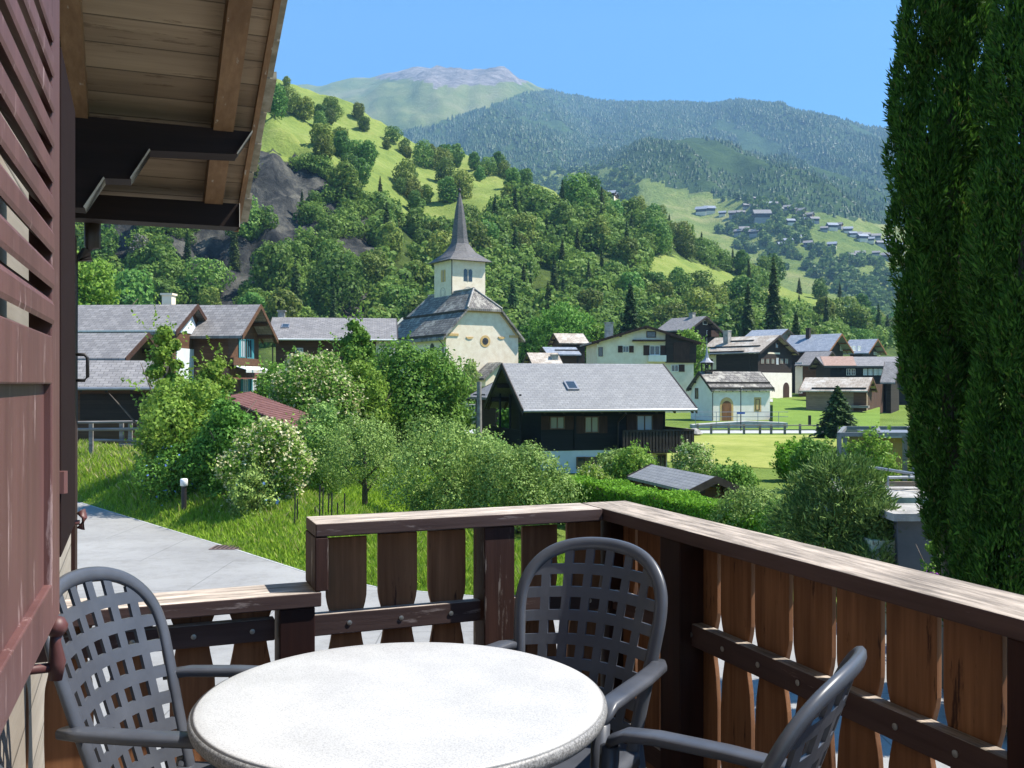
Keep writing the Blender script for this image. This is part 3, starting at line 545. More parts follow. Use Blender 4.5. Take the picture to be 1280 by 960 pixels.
# ------------------------------------------------------------------ buildings
class House:
    """frame fixed by the front eave (px0,py0 at distance D0 .. px1), ridge direction yaw (deg), half width hw, ridge height seen at pyr"""
    def __init__(s, name, label, cat, px0, py0, D0, yaw, px1, hw, pyr, zb, oh=.7, og=.7, wl=None, group=None, zridge=None, endR=None):
        s.phi = R(yaw); c, si = math.cos(s.phi), math.sin(s.phi); P0 = at(px0, py0, D0); k = (px1 - 640) / F
        L_ = (k * P0.y - P0.x) / (c - k * si); s.lr = L_; s.hw = hw; d = Vector((c, si, 0)); p = Vector((-si, c, 0)); R0 = P0 + p * hw
        s.ze = P0.z; s.zr = zridge if zridge is not None else EYE + (480 - pyr) / F * R0.y
        s.o = P0 + d * L_ / 2 + p * hw; s.o.z = zb; s.zb = zb; s.og = og; s.oh = oh; s.lx = L_ / 2 - og; s.wy = hw - oh
        s.slope = (s.zr - s.ze) / hw; s.zw = s.ze + s.slope * oh
        s.root = empty(name, s.o, s.phi, label, cat, group); s.Mi = (Matrix.Translation(s.o) @ Matrix.Rotation(s.phi, 4, 'Z')).inverted(); s.mbs = {}
        s.rp = random.Random(int(px0 * 7 + py0))
    def lz(s, z): return z - s.zb
    def uv(s, face, px, py, depth=0):
        o = s.Mi @ Vector((0, 0, EYE)); d = (s.Mi.to_3x3() @ Vector(((px - 640) / F, 1, (480 - py) / F)))
        if face == 'F': t = (-s.wy - depth - o.y) / d.y; q = o + d * t; return q.x, q.z
        x = s.lx + depth if face == 'R' else -s.lx - depth; t = (x - o.x) / d.x; q = o + d * t; return q.y, q.z
    def slab(s, mb, face, u0, u1, z0, z1, d0, d1, m=0):
        if face == 'F': mb.box(u0, u1, -s.wy - d1, -s.wy - d0, z0, z1, m)
        elif face == 'R': mb.box(s.lx + d0, s.lx + d1, u0, u1, z0, z1, m)
        else: mb.box(-s.lx - d1, -s.lx - d0, u0, u1, z0, z1, m)
    def section(s, zlo, zhi_cut=None):
        """gable cross-section outline (y,z) local from zlo up to under the roof"""
        zl = s.lz(zlo); ze = s.lz(s.zw) - .12; zr = s.lz(s.zr) - .12
        if zhi_cut is not None and zhi_cut < s.zw: z = s.lz(zhi_cut); return [(-s.wy, zl), (s.wy, zl), (s.wy, z), (-s.wy, z)]
        return [(-s.wy, zl), (s.wy, zl), (s.wy, ze), (0, zr), (-s.wy, ze)]
    def walls(s, spec, x0=None, x1=None):
        """spec list of (z0,z1,mat,grow)"""
        for i, (z0, z1, mat, g) in enumerate(spec):
            z1_ = z1 if z1 is not None else None; pts = s.section(z0, z1_)
            if g: pts = [(y * (1 + g / s.wy), z) for y, z in pts]
            b = MB(); b.prism(pts, (x0 if x0 is not None else -s.lx) - g, (x1 if x1 is not None else s.lx) + g, 'x'); b.build('wall', mat, s.root)
        return s
    def roof(s, mat, th=.16, trim=None, rag=0, hipR=0, edge_m=None):
        zr, ze = s.lz(s.zr), s.lz(s.ze); x0, x1 = -s.lr / 2, s.lr / 2; b = MB()
        for sg in (-1, 1):
            P = [(x0, sg * s.hw, ze), (x1, sg * s.hw, ze), (x1, 0, zr), (x0, 0, zr)]; Q = [(p[0], p[1], p[2] - th) for p in P]
            b.add(P + Q, [(0, 1, 2, 3) if sg < 0 else (3, 2, 1, 0), (4, 7, 6, 5) if sg < 0 else (5, 6, 7, 4), (0, 4, 5, 1), (1, 5, 6, 2), (2, 6, 7, 3), (3, 7, 4, 0)])
        ro = b.build('roof', mat, s.root); s.roof_o = ro
        b = MB(); zs = .03
        for sx in (x0, x1):                      # verge boards
            e = .05 if sx > 0 else -.05; b = MB()
            for sg in (-1, 1):
                P = [(sx, sg * (s.hw + .02), ze + zs), (sx + e, sg * (s.hw + .02), ze + zs), (sx + e, 0, zr + zs), (sx, 0, zr + zs)]; Q = [(p[0], p[1], p[2] - th - .14) for p in P]
                b.add(P + Q, [(0, 1, 2, 3), (4, 7, 6, 5), (0, 4, 5, 1), (1, 5, 6, 2), (2, 6, 7, 3), (3, 7, 4, 0)])
            b.build('bargeboard', trim or M['trim'], s.root)
        # purlins and rafters under the overhang
        b = MB()
        for y in (0, -s.wy * .52, s.wy * .52, -s.wy + .1, s.wy - .1):
            z = s.lz(s.zr) - abs(y) * s.slope - th - .02; b.box(x0 + .08, x1 - .08, y - .09, y + .09, z - .22, z)
        n = max(2, int(s.lr / .9))
        for i in range(n + 1):
            x = x0 + .15 + (s.lr - .3) * i / n
            for sg in (-1, 1):
                yy0, yy1 = sg * (s.wy - .05), sg * (s.hw - .06); z0, z1 = zr - abs(yy0) * s.slope - th - .01, zr - abs(yy1) * s.slope - th - .01
                P = [(x - .05, yy0, z0), (x + .05, yy0, z0), (x + .05, yy1, z1), (x - .05, yy1, z1)]; Q = [(p[0], p[1], p[2] - .12) for p in P]
                b.add(P + Q, [(0, 1, 2, 3), (4, 7, 6, 5), (0, 4, 5, 1), (1, 5, 6, 2), (2, 6, 7, 3), (3, 7, 4, 0)])
        b.build('rafters', trim or M['trim'], s.root)
        return s
    def gutter(s, mat=None, px=None):
        b = MB(); z = s.lz(s.ze) - .08; y = -s.hw - .06; b.tube([(-s.lr / 2, y, z), (s.lr / 2, y, z)], .07, 8); b.build('gutter', mat or M['metal'], s.root)
        if px:
            for p in px:
                u, _ = s.uv('F', p, 480); b = MB(); b.tube([(u, y, z), (u, y, z - .15), (u, -s.wy - .08, z - .55), (u, -s.wy - .08, .1)], .045, 6); b.build('downpipe', M['pipe'], s.root)
        return s
    def ledges(s, rows, mat, side=-1):
        """snow boards / stepped slab courses across the front roof plane, fraction up the slope"""
        b = MB()
        for t, x0, x1 in rows:
            y = side * s.hw * (1 - t); z = s.lz(s.ze) + (s.zr - s.ze) * t; L2 = s.lr / 2; b.box(-L2 + s.lr * x0, -L2 + s.lr * x1, y - .1, y + .1, z - .05, z + .17)
        b.build('snow_board', mat, s.root); return s
    def window(s, face, px0, py0, px1, py1, frame='frame_w', glass='glass', shutters=None, mull=1, trans=0, depth=0, sill=False, arch=False, sw=None, ring=None):
        u0, z1 = s.uv(face, px0, py0, depth); u1, z0 = s.uv(face, px1, py1, depth); u0, u1 = min(u0, u1), max(u0, u1); uc = (u0 + u1) / 2
        zz = [s.uv(face, (px0 + px1) / 2, p, depth)[1] for p in (py0, py1)]; z0, z1 = min(zz), max(zz); t = .07 * max(.7, min(1.2, (u1 - u0)))
        b = MB(); D0, D1 = depth - .04, depth + .06
        s.slab(b, face, u0, u0 + t, z0, z1, D0, D1); s.slab(b, face, u1 - t, u1, z0, z1, D0, D1); s.slab(b, face, u0 + t, u1 - t, z1 - t, z1, D0, D1 - .002); s.slab(b, face, u0 + t, u1 - t, z0, z0 + t, D0, D1 - .002)
        for k in range(mull): uu = u0 + (u1 - u0) * (k + 1) / (mull + 1); s.slab(b, face, uu - t * .4, uu + t * .4, z0 + t, z1 - t, D0, D1 - .015)
        for k in range(trans): zz = z0 + (z1 - z0) * (k + 1) / (trans + 1); s.slab(b, face, u0 + t, u1 - t, zz - t * .25, zz + t * .25, D0, D1 - .02)
        w = b.build('window', M[frame], s.root)
        b = MB(); s.slab(b, face, u0 + t * .5, u1 - t * .5, z0 + t * .5, z1 - t * .5, depth - .05, depth + .012); b.build('pane', M[glass], w)
        if sill: b = MB(); s.slab(b, face, u0 - .08, u1 + .08, z0 - .09, z0 - .002, depth - .04, depth + .14); b.build('sill', M[frame], w)
        if ring: b = MB(); s.slab(b, face, u0 - .22, u1 + .22, z0 - .2, z1 + .22, depth - .03, depth + .015); b.build('surround', M[ring], w)
        if shutters:
            for sg in shutters if isinstance(shutters, tuple) else (-1, 1):
                ww = sw or (u1 - u0) * .55; a = u0 - ww - .02 if sg < 0 else u1 + .02; b = MB(); s.slab(b, face, a, a + ww, z0 - .02, z1 + .02, depth + .01, depth + .06)
                b.build('shutter', M[s.sh] if hasattr(s, 'sh') else M['shut'], w)
        return w
    def rect(s, name, face, px0, py0, px1, py1, mat, d0=-.03, d1=.03, parent=None):
        u0, u1 = sorted((s.uv(face, px0, 480, d1)[0], s.uv(face, px1, 480, d1)[0])); pc = (px0 + px1) / 2; z0, z1 = sorted((s.uv(face, pc, py0, d1)[1], s.uv(face, pc, py1, d1)[1]))
        b = MB(); s.slab(b, face, u0, u1, z0, z1, d0, d1); return b.build(name, mat, parent or s.root)
    def chimney(s, px0, px1, pytop, y=0.0, mat=None, cap=True, x=None):
        """local y of the stack"""
        o = s.Mi @ Vector((0, 0, EYE)); 
        def xat(px): d = s.Mi.to_3x3() @ Vector(((px - 640) / F, 1, 0)); t = (y - o.y) / d.y; return (o + d * t).x
        x0, x1 = (x - .5, x + .5) if x is not None else sorted((xat(px0), xat(px1))); xc = (x0 + x1) / 2; w = max(.25, (x1 - x0) / 2); wp = s.root.matrix_basis; P = s.Mi.inverted() @ Vector((xc, y, 0)); zt = EYE + (480 - pytop) / F * P.y - s.zb
        zb = s.lz(s.zr) - abs(y) * s.slope - .3; b = MB(); b.box(xc - w, xc + w, y - w, y + w, zb, zt - .12)
        if cap: b.box(xc - w - .08, xc + w + .08, y - w - .08, y + w + .08, zt - .12, zt)
        b.build('chimney', mat or M['stone'], s.roof_o); return s
def arch_pts(u0, u1, z0, z1, n=8):
    r = (u1 - u0) / 2; c = (u0 + u1) / 2; return [(u0, z0), (u1, z0)] + [(c + r * math.cos(math.pi * k / n), z1 - r + r * math.sin(math.pi * k / n)) for k in range(n + 1)]
def arch_on(s, name, face, px0, py0, px1, py1, mat, d0, d1, parent=None):
    u0, u1 = sorted((s.uv(face, px0, 480)[0], s.uv(face, px1, 480)[0])); pc = (px0 + px1) / 2; z0, z1 = sorted((s.uv(face, pc, py0)[1], s.uv(face, pc, py1)[1])); b = MB()
    P = arch_pts(u0, u1, z0, z1)
    if face == 'F': b.prism(P, -s.wy - d1, -s.wy - d0, 'y')
    else: b.prism(P, s.lx + d0, s.lx + d1, 'x')
    return b.build(name, mat, parent or s.root)

# --- dark chalet nearest to the balcony
h = House('chalet', 'black stained chalet with pale speckled slate roof standing below the church, nearest house', 'house', 653.9, 511.4, 42, 14, 870.4, 3.9, 454, -2.7, 1.0, 1.1)
h.roof(M['slate_near'], .14); h.gutter(px=[772])
zf = EYE - 84 / F * 43.2
h.walls([(-3.2, zf, M['bluewhite'], -.02), (zf, None, M['black'], 0)])  # bluish basement colour has the shade on this front painted in
h.rect('corner_post', 'F', 718, 520, 720.5, 561, M['black'], 0, .09)
for a in ((687, 520.5, 706, 536.5), (730.5, 520.5, 748.5, 541), (795, 518.5, 816, 540)):
    h.window('F', *a, 'frame_b', 'glassw' if a[0] > 780 else 'glassy', True)
h.window('F', 720.5, 571, 732, 586, 'trim' if 'trim' in M and False else 'frame_b', 'glass', None, 0); h.window('F', 732.5, 571, 750, 584, 'frame_b', 'glass', None, 1); h.window('F', 751, 570, 761, 582, 'frame_b', 'glass', None, 0)
h.rect('basement_annex', 'F', 777, 563.5, 834, 592, M['stucco'], 0, .25); h.window('F', 783, 569, 795, 576, 'frame_b', depth=.25, mull=0); h.window('F', 820, 568, 832, 590, 'frame_b', depth=.25)  # cream of the right basement part stands in for sunlight on it
# balcony at the right end of the front, running round the corner
u0, zt = h.uv('F', 778, 542, .9); u1, zbm = h.uv('F', 838, 562, .9); b = MB(); lx = h.lx
b.box(u0, lx + 1.0, -h.wy - .95, -h.wy + .0, h.lz(zf) - .12, h.lz(zf)); b.box(lx + .0, lx + 1.0, -h.wy, h.wy * .4, h.lz(zf) - .12, h.lz(zf)); bal = b.build('balcony', M['black'], h.root)
b = MB(); zt2 = h.lz(zf) + .95
b.box(u0, lx + 1.02, -h.wy - .98, -h.wy - .90, zt2 - .08, zt2); b.box(lx + .94, lx + 1.02, -h.wy - .90, h.wy * .4, zt2 - .08, zt2)
k = u0
while k < lx + 1.0: b.box(k, k + .11, -h.wy - .96, -h.wy - .92, h.lz(zf) - .1, zt2 - .08); k += .16
k = -h.wy - .9
while k < h.wy * .4: b.box(lx + .96, lx + 1.0, k, k + .11, h.lz(zf) - .1, zt2 - .08); k += .16
b.build('balustrade', M['trim'], bal)
b = MB(); b.box(-h.lx - 1.0, -h.lx, -h.wy, h.wy, h.lz(zf) - .1, h.lz(zf))                 # side gallery under the left gable
for y in (-h.wy + .1, -h.wy * .3, h.wy * .4): b.box(-h.lx - .98, -h.lx - .9, y - .05, y + .05, h.lz(zf), h.lz(h.zw) + .1)
b.box(-h.lx - .98, -h.lx - .92, -h.wy, h.wy, h.lz(zf) + .85, h.lz(zf) + .93)
k = -h.wy
while k < h.wy: b.box(-h.lx - .97, -h.lx - .93, k, k + .11, h.lz(zf) - .05, h.lz(zf) + .85); k += .17
b.build('side_gallery', M['black'], h.root)
b = MB(); b.box(-.28, .28, -.4, .4, 0, .09); q = b.build('skylight', M['metal'], h.roof_o); b = MB(); b.box(-.2, .2, -.32, .32, .09, .095); b.build('pane', M['glass'], q)
def on_roof(o, h, px, py, side=-1):
    ori = h.Mi @ Vector((0, 0, EYE)); d = h.Mi.to_3x3() @ Vector(((px - 640) / F, 1, (480 - py) / F)); zr = h.lz(h.zr); n = -side * h.slope   # plane z = zr + side... 
    t = (zr + h.slope * ori.y - ori.z) / (d.z - h.slope * d.y); q = ori + d * t; o.location = q; o.rotation_euler = (math.atan(h.slope), 0, 0)
on_roof(q, h, 714, 483)
sat = MB(); sat.lathe([(.02, 0), (.2, .03), (.3, .1), (.31, .1), (.2, .02)], 14)
# --- church
CW = dict(px=(557.5, 659))
ch = House('church', 'cream church with stone slab roof and tall needle spire above the village', 'church', 487, 424.0, 156, -64.5, 559, 7.0, 372, -1.5, .9, .6)
CH_PH = ch.phi; CH_c = ch
for o_ in list(ch.root.children): bpy.data.objects.remove(o_)
# explicit frame: local +X runs along the nave towards the facade (facing the camera right), Y across
th = R(-58); c_, s_ = math.cos(th), math.sin(th); FC = at(557.5, 421, 137)      # facade's near-left top corner
ax = Vector((c_, s_, 0)); pe = Vector((-s_, c_, 0)); WN = 12.2; LN = 21.5; ctr = FC + pe * (WN / 2) - ax * LN / 2; ctr.z = -1.5
ch.root.location = ctr; ch.root.rotation_euler = (0, 0, th); ch.o = ctr; ch.phi = th; ch.Mi = (Matrix.Translation(ctr) @ Matrix.Rotation(th, 4, 'Z')).inverted(); ch.zb = -1.5; ch.lx = LN / 2; ch.wy = WN / 2; ch.og = .6; ch.oh = .7
ze = FC.z - .15; ridge = EYE + 120 / F * 141; ch.ze = ze; ch.zr = ridge; ch.hw = WN / 2 + .8; ch.lr = LN + 1.2; ch.slope = (ridge - ze) / ch.hw; ch.zw = ze + ch.slope * .8
lz = ch.lz; hy = WN / 2; hip = .42       # hip starts this share of the way down from the ridge
zh = ridge - (ridge - ze) * hip; yh = ch.hw * hip
# nave walls
b = MB(); zt = lz(ch.zw) - .1; kk = (lz(ridge) - .3 - zt) / hy; ztop = lz(zh) - .1; ytop = hy - (ztop - zt) / kk
b.prism([(-hy, 0), (hy, 0), (hy, zt), (ytop, ztop), (-ytop, ztop), (-hy, zt)], -LN / 2, LN / 2, 'x'); b.build('wall', M['stucco'], ch.root)
xr0, xr1 = -LN / 2 - .5, LN / 2 + .7; hl = 3.4
def roof_solid(pts_top, faces, th_): 
    n = len(pts_top); V = [Vector(p) for p in pts_top] + [Vector(p) - Vector((0, 0, th_)) for p in pts_top]; Fc = list(faces) + [tuple(i + n for i in f[::-1]) for f in faces]
    E = {}
    for f in faces:
        for i in range(len(f)): E[(f[i], f[(i + 1) % len(f)])] = 1
    Fc += [(a_, a_ + n, b_ + n, b_) for (a_, b_) in E if (b_, a_) not in E]; return V, Fc
zr_, ze_, zh_ = lz(ridge), lz(ze), lz(zh); HW = ch.hw
pts_ = [(xr0, -HW, ze_), (xr1, -HW, ze_), (xr1, -yh, zh_), (xr1 - hl, 0, zr_), (xr0 + 4.5, 0, zr_), (xr1, HW, ze_), (xr1, yh, zh_), (xr0, HW, ze_)]
V_, F_ = roof_solid(pts_, [(0, 1, 2, 3, 4), (5, 7, 4, 3, 6), (2, 6, 3), (0, 4, 7)], .35); b = MB(); b.add(V_, F_); cr = b.build('roof', M['slate_old'], ch.root)
b = MB()
for t, a_, c2 in ((.04, .0, 1.), (.52, .02, .99)):
    y = -HW * (1 - t); z = ze_ + (zr_ - ze_) * t; x0 = xr0 + 4.5 * t; b.box(x0, xr1 - (hl * max(0, (t - .58) / .42)), y - .16, y + .16, z - .02, z + .26)
b.box(xr1 - hl - .1, xr1 - hl + .1, -.15, .15, zr_, zr_ + .25)
b.build('snow_board', M['trim'], cr)
b = MB(); rdg = [(xr1 - hl, 0, zr_ + .12), (xr1, -yh, zh_ + .12)]; b.tube(rdg, .14, 6); b.tube([(xr1 - hl, 0, zr_ + .12), (xr1, yh, zh_ + .12)], .14, 6); b.tube([(xr1 - hl, 0, zr_ + .12), (xr0 + 4.5, 0, zr_ + .12)], .14, 6); b.build('ridge_capping', M['stone'], cr)
# ochre cornice, lunettes, round window
b = MB(); zc = lz(ch.zw) - .55; b.box(-LN / 2, LN / 2 - .02, -hy - .1, -hy - .002, zc, zc + .35); b.box(LN / 2 + .002, LN / 2 + .12, -hy, -hy + 2.0, zc, zc + .35); b.box(LN / 2 + .002, LN / 2 + .12, hy - 1.6, hy, zc, zc + .35)
for sg in (-1, 1):
    P = [(LN / 2 + .003, sg * hy, zt), (LN / 2 + .003, sg * ytop, ztop), (LN / 2 + .003, sg * ytop, ztop - .45), (LN / 2 + .003, sg * (hy - .1), zt - .45)]; Q = [(p[0] + .1, p[1], p[2]) for p in P]; b.add(P + Q, [(0, 1, 2, 3), (7, 6, 5, 4), (0, 4, 5, 1), (1, 5, 6, 2), (2, 6, 7, 3), (3, 7, 4, 0)])
b.box(LN / 2 + .004, LN / 2 + .11, -ytop, ytop, ztop - .45, ztop - .05); b.build('cornice', M['ochre'], ch.root)
def disc(y, z, r, r2, x0, x1, n=24): return [(y + r * math.cos(2 * math.pi * k / n), z + r * math.sin(2 * math.pi * k / n)) for k in range(n)]
yw, zw_ = ch.uv('R', 606.5, 426.5); rr = 7.3 / F * 140 / math.cos(R(10))
b = MB(); b.prism(disc(yw, zw_, rr, 0, 0, 0), ch.lx - .02, ch.lx + .05, 'x'); w_ = b.build('round_window', M['ochre'], ch.root)
b = MB(); b.prism(disc(yw, zw_, rr * .58, 0, 0, 0), ch.lx - .02, ch.lx + .07, 'x'); b.build('pane', M['glass'], w_)
b = MB()
for k in range(4): a = k * math.pi / 4; Mx = Matrix.Translation((0, yw, zw_)) @ Matrix.Rotation(a, 4, 'X'); b.box(ch.lx + .07, ch.lx + .10, -rr * .56, rr * .56, -.03, .03, 0, Mx)
b.build('tracery', M['trim'], w_)
for px in (587, 627):
    y_, z_ = ch.uv('R', px, 421); w2 = 5.2 / F * 140; b = MB(); b.prism([(y_ + w2 * math.cos(math.pi + math.pi * k / 10), z_ + .45 * w2 * 1.3 * math.sin(math.pi + math.pi * k / 10)) for k in range(11)], ch.lx - .02, ch.lx + .09, 'x'); b.build('lunette', M['ochre'], ch.root)
b = MB(); 
for px0, px1, p0, p1 in ((537.5, 543, 429, 441),):
    arch_on(ch, 'lancet_window', 'F', px0, p0, px1, p1, M['glass'], -.02, .03)
arch_on(ch, 'lancet_window', 'F', 505, 432, 511, 446, M['glass'], -.02, .03)
for px in (554.5, 492): u_, _ = ch.uv('F', px, 440); b = MB(); b.tube([(u_, -HW, ze_ - .2), (u_, -hy - .12, ze_ - .9), (u_, -hy - .12, .1)], .08, 6); b.build('downpipe', M['pipe'], ch.root)
# porch against the facade
yp, zp = ch.uv('R', 618, 450, 2.0); zp2 = lz(zof(452, 134)); b = MB(); b.prism([(yp - 2.2, 0), (yp + 2.2, 0), (yp + 2.2, zp2 - 1.9), (yp, zp2 - .2), (yp - 2.2, zp2 - 1.9)], ch.lx, ch.lx + 3.2, 'x'); pw = b.build('porch', M['stucco'], ch.root)
V_, F_ = roof_solid([(ch.lx, yp - 2.8, zp2 - 2.3), (ch.lx + 3.7, yp - 2.8, zp2 - 2.3), (ch.lx + 3.7, yp, zp2), (ch.lx, yp, zp2), (ch.lx + 3.7, yp + 2.8, zp2 - 2.3), (ch.lx, yp + 2.8, zp2 - 2.3)], [(0, 1, 2, 3), (3, 2, 4, 5)], .3); b = MB(); b.add(V_, F_); b.build('porch_roof', M['slate_old'], pw)
# tower and spire (behind the nave ridge)
TC = at(574.5, 480, 151.5); TC.z = -1.5; T = ch.Mi @ TC; tx, ty = T.x, T.y; a = 2.95
zt0 = lz(zof(323.5, 149)); b = MB(); b.box(tx - a, tx + a, ty - a, ty + a, 0, zt0); tw = b.build('tower', M['stucco'], ch.root)
prof = [(a + .85, zt0 - .35), (a + .5, zt0 + .15), (a * .78, zt0 + 1.2), (a * .50, zt0 + 2.6), (a * .43, zt0 + 3.4), (a * .36, zt0 + 5.4), (a * .2, zt0 + 8.6), (.07, lz(zof(240, 151.5)))]
V_ = []; F_ = []; n8 = 8
for i, (r_, z_) in enumerate(prof):
    k8 = min(1, i / 3.)
    for k in range(8):
        an = math.pi / 4 * k + math.pi / 8 * 0; ca_, sa_ = math.cos(an), math.sin(an); sq = 1 / max(abs(ca_), abs(sa_)); oc = 1.04; f_ = sq * (1 - k8) + oc * k8; V_.append((tx + r_ * ca_ * f_, ty + r_ * sa_ * f_, z_))
F_ = [(i * 8 + k, i * 8 + (k + 1) % 8, (i + 1) * 8 + (k + 1) % 8, (i + 1) * 8 + k) for i in range(len(prof) - 1) for k in range(8)] + [tuple(range(8))[::-1], tuple(range(len(V_) - 8, len(V_)))]
M['slate_spire'] = mottled('spire_shingles', (.075, .072, .074), (.13, .125, .125), 2.5, .6, .5, .05, sc=(1, 1, 3))
b = MB(); b.add(V_, F_); sp_ = b.build('spire', M['slate_spire'], ch.root); zt_ = prof[-1][1]
b = MB(); b.lathe([(.02, 0), (.22, .15), (.28, .35), (.16, .6), (.04, .75)], 10, (tx, ty, zt_ - .1)); b.tube([(tx, ty, zt_), (tx, ty, zt_ + 2.2)], .045, 6); b.box(tx - .45, tx + .45, ty - .05, ty + .05, zt_ + 1.35, zt_ + 1.45); b.build('cross', M['iron'], sp_)
b = MB(); ww = 0.62
def tower_face(face, u, z0, z1, w, mat, d, name, par):
    b = MB(); P = arch_pts(u - w / 2, u + w / 2, z0, z1)
    if face == 'R': b.prism([(ty + p[0], p[1]) for p in P], tx + a - .1, tx + a + d, 'x')
    else: b.prism([(tx + p[0], p[1]) for p in P], ty - a - d, ty - a + .1, 'y')
    return b.build(name, mat, par)
zs0, zs1 = zt0 - 3.5, zt0 - 1.6
for face, uc in (('R', -.15), ('F', .1)):
    for du in (-.45, .45): tower_face(face, uc + du, zs0, zs1, .62, M['glass'] if face == 'R' else M['ochre'], .03, 'bell_opening', tw)
    b = MB()
    if face == 'R': b.box(tx + a, tx + a + .06, ty + uc - .07, ty + uc + .07, zs0, zs1)
    else: b.box(tx + uc - .07, tx + uc + .07, ty - a - .06, ty - a, zs0, zs1)
    b.build('mullion', M['stone'], tw)
for fc_ in (0, 1):
  b = MB(); r_ = .95      # faint clock rings on two faces
  zc_ = zs0 - 1.75
  for k in range(24):
      a0_, a1_ = 2 * math.pi * k / 24, 2 * math.pi * (k + 1) / 24
      for (rr0, rr1) in ((.82, .9), (.5, .55)):
          P = [(ty - .1 + rr0 * math.cos(a0_), zc_ + rr0 * math.sin(a0_)), (ty - .1 + rr1 * math.cos(a0_), zc_ + rr1 * math.sin(a0_)), (ty - .1 + rr1 * math.cos(a1_), zc_ + rr1 * math.sin(a1_)), (ty - .1 + rr0 * math.cos(a1_), zc_ + rr0 * math.sin(a1_))]
          b.prism(P, tx + a, tx + a + .02, 'x') if fc_ == 0 else None; P = [(p[0] - ty + tx, p[1]) for p in P]; b.prism(P, ty - a - .02, ty - a, 'y') if fc_ else None
  b.build('clock_ring', M['stone'], tw)
b = MB(); b.tube([(tx - a + .0 + 2 * a - .0, ty - a - .0, zt0 - .1)] * 1 + [(tx + a + .06, ty - a - .06, zt0 - .4), (tx + a + .06, ty - a - .06, zt0 - 7)], .07, 6); b.build('downpipe', M['pipe'], tw)

# --- wayside chapel
h = House('chapel', 'small white chapel with stone slab roof, arched door and little belfry beside the meadow', 'chapel', 889.6, 486.6, 108, 20, 967.9, 2.75, 464, -2.75, .35, .35)
h.roof(M['slate_old'], .2); h.walls([(-2.9, None, M['white'], 0)]); h.ledges([(.03, 0, 1), (.33, .0, 1)], M['trim'])
dw = arch_on(h, 'door', 'F', 902.5, 501, 914, 526, M['door'], -.02, .06); arch_on(h, 'surround', 'F', 900, 496.5, 916.5, 526, M['ochre'], -.02, .03, dw)
h.window('F', 944.5, 499, 949.5, 512.5, 'frame_b', ring='ochre', mull=0); h.window('L', 869, 485, 873, 498.5, 'frame_b', mull=0)
b = MB(); u_, _ = h.uv('F', 890.5, 490); b.tube([(u_, -h.hw, h.lz(h.ze) - .1), (u_, -h.wy - .06, h.lz(h.ze) - .5), (u_, -h.wy - .06, .1)], .05, 6); b.build('downpipe', M['pipe'], h.root)
xb = -h.lx + .7; zb_ = h.lz(h.zr) - .1; b = MB()
for sx in (-1, 1):
    for sy in (-1, 1): b.box(xb + sx * .42 - .06, xb + sx * .42 + .06, sy * .42 - .06, sy * .42 + .06, zb_ - .2, zb_ + 1.1)
b.box(xb - .5, xb + .5, -.5, .5, zb_ + .02, zb_ + .12); b.box(xb - .5, xb + .5, -.5, .5, zb_ + .95, zb_ + 1.1); b.lathe([(.05, 0), (.25, .02), (.17, .3), (.1, .42)], 10, (xb, 0, zb_ + .45)); bf = b.build('belfry', M['trim'], h.root)
b = MB(); b.lathe([(.85, 0), (.5, .22), (.24, .55), (.13, 1.1), (.02, 1.9)], 8, (xb, 0, zb_ + 1.1)); b.tube([(xb, 0, zb_ + 2.9), (xb, 0, zb_ + 3.9)], .03, 5); b.build('spirelet', M['metal'], bf)

# --- big white house with dark wooden wing
h = House('white_house', 'white three storey house with brown shutters and a black timber barn half', 'house', 739.5, 430, 118, -83, 750, 7.2, 407.4, -2.2, 1.0, 1.0)
c_ = at(808, 480, 125); h2 = None
for o_ in [h.root]: bpy.data.objects.remove(o_)
def gable_house(name, label, pxl, pyl, pxr, pyr_, pxa, pya, D, yaw_n, length, zb, oh=.8, og=.8, cat='house', group=None):
    """gable end faces the camera; D at apex; yaw_n = ridge direction (deg from +X) so that +X end is the visible gable"""
    ph = R(yaw_n); A = at(pxa, pya, D); d = Vector((math.cos(ph), math.sin(ph), 0)); p = Vector((-math.sin(ph), math.cos(ph), 0))
    def hit(px): k = (px - 640) / F; return (k * A.y - A.x) / (p.x - k * p.y)
    tl, tr = hit(pxl), hit(pxr); yc = 0
    hw = (abs(tl) + abs(tr)) / 2; mid = A + p * (tl + tr) / 2
    H = House.__new__(House); H.phi = ph; H.hw = hw; H.lr = length; H.zr = A.z; Pl = A + p * tl; Pr = A + p * tr; H.ze = (zof(pyl, Pl.y) + zof(pyr_, Pr.y)) / 2
    H.o = A - d * length / 2 + p * (tl + tr) / 2 * 1.0; H.o.z = zb; H.zb = zb; H.og = og; H.oh = oh; H.lx = length / 2 - og; H.wy = hw - oh; H.slope = (H.zr - H.ze) / hw; H.zw = H.ze + H.slope * oh
    H.root = empty(name, H.o, ph, label, cat, group); H.Mi = (Matrix.Translation(H.o) @ Matrix.Rotation(ph, 4, 'Z')).inverted(); H.rp = random.Random(int(pxl)); return H
h = gable_house('white_house', 'white three storey house with brown shutters and a black timber barn half', 739.5, 430, 876.6, 425.7, 812, 407, 125, -86, 11, -2.2)
h.roof(M['slate_brown'], .2, M['shut']); h.walls([(-2.4, None, M['stucco'], 0)])
yb, _ = h.uv('R', 832, 430, .1); b = MB(); y1 = h.wy; zb_ = h.lz(zof(453, 124)); zt_l = h.lz(h.zr) - abs(yb) * h.slope - .2; zt_r = h.lz(h.zr) - abs(y1 + .2) * h.slope - .2
b.prism([(yb, zb_), (y1 + .25, zb_), (y1 + .25, zt_r), (yb, zt_l)] if yb < y1 else [(y1, zb_), (yb, zb_), (yb, zt_l), (y1, zt_r)], h.lx + .0, h.lx + .35, 'x'); b.build('timber_front', M['dkwood_y'], h.root)
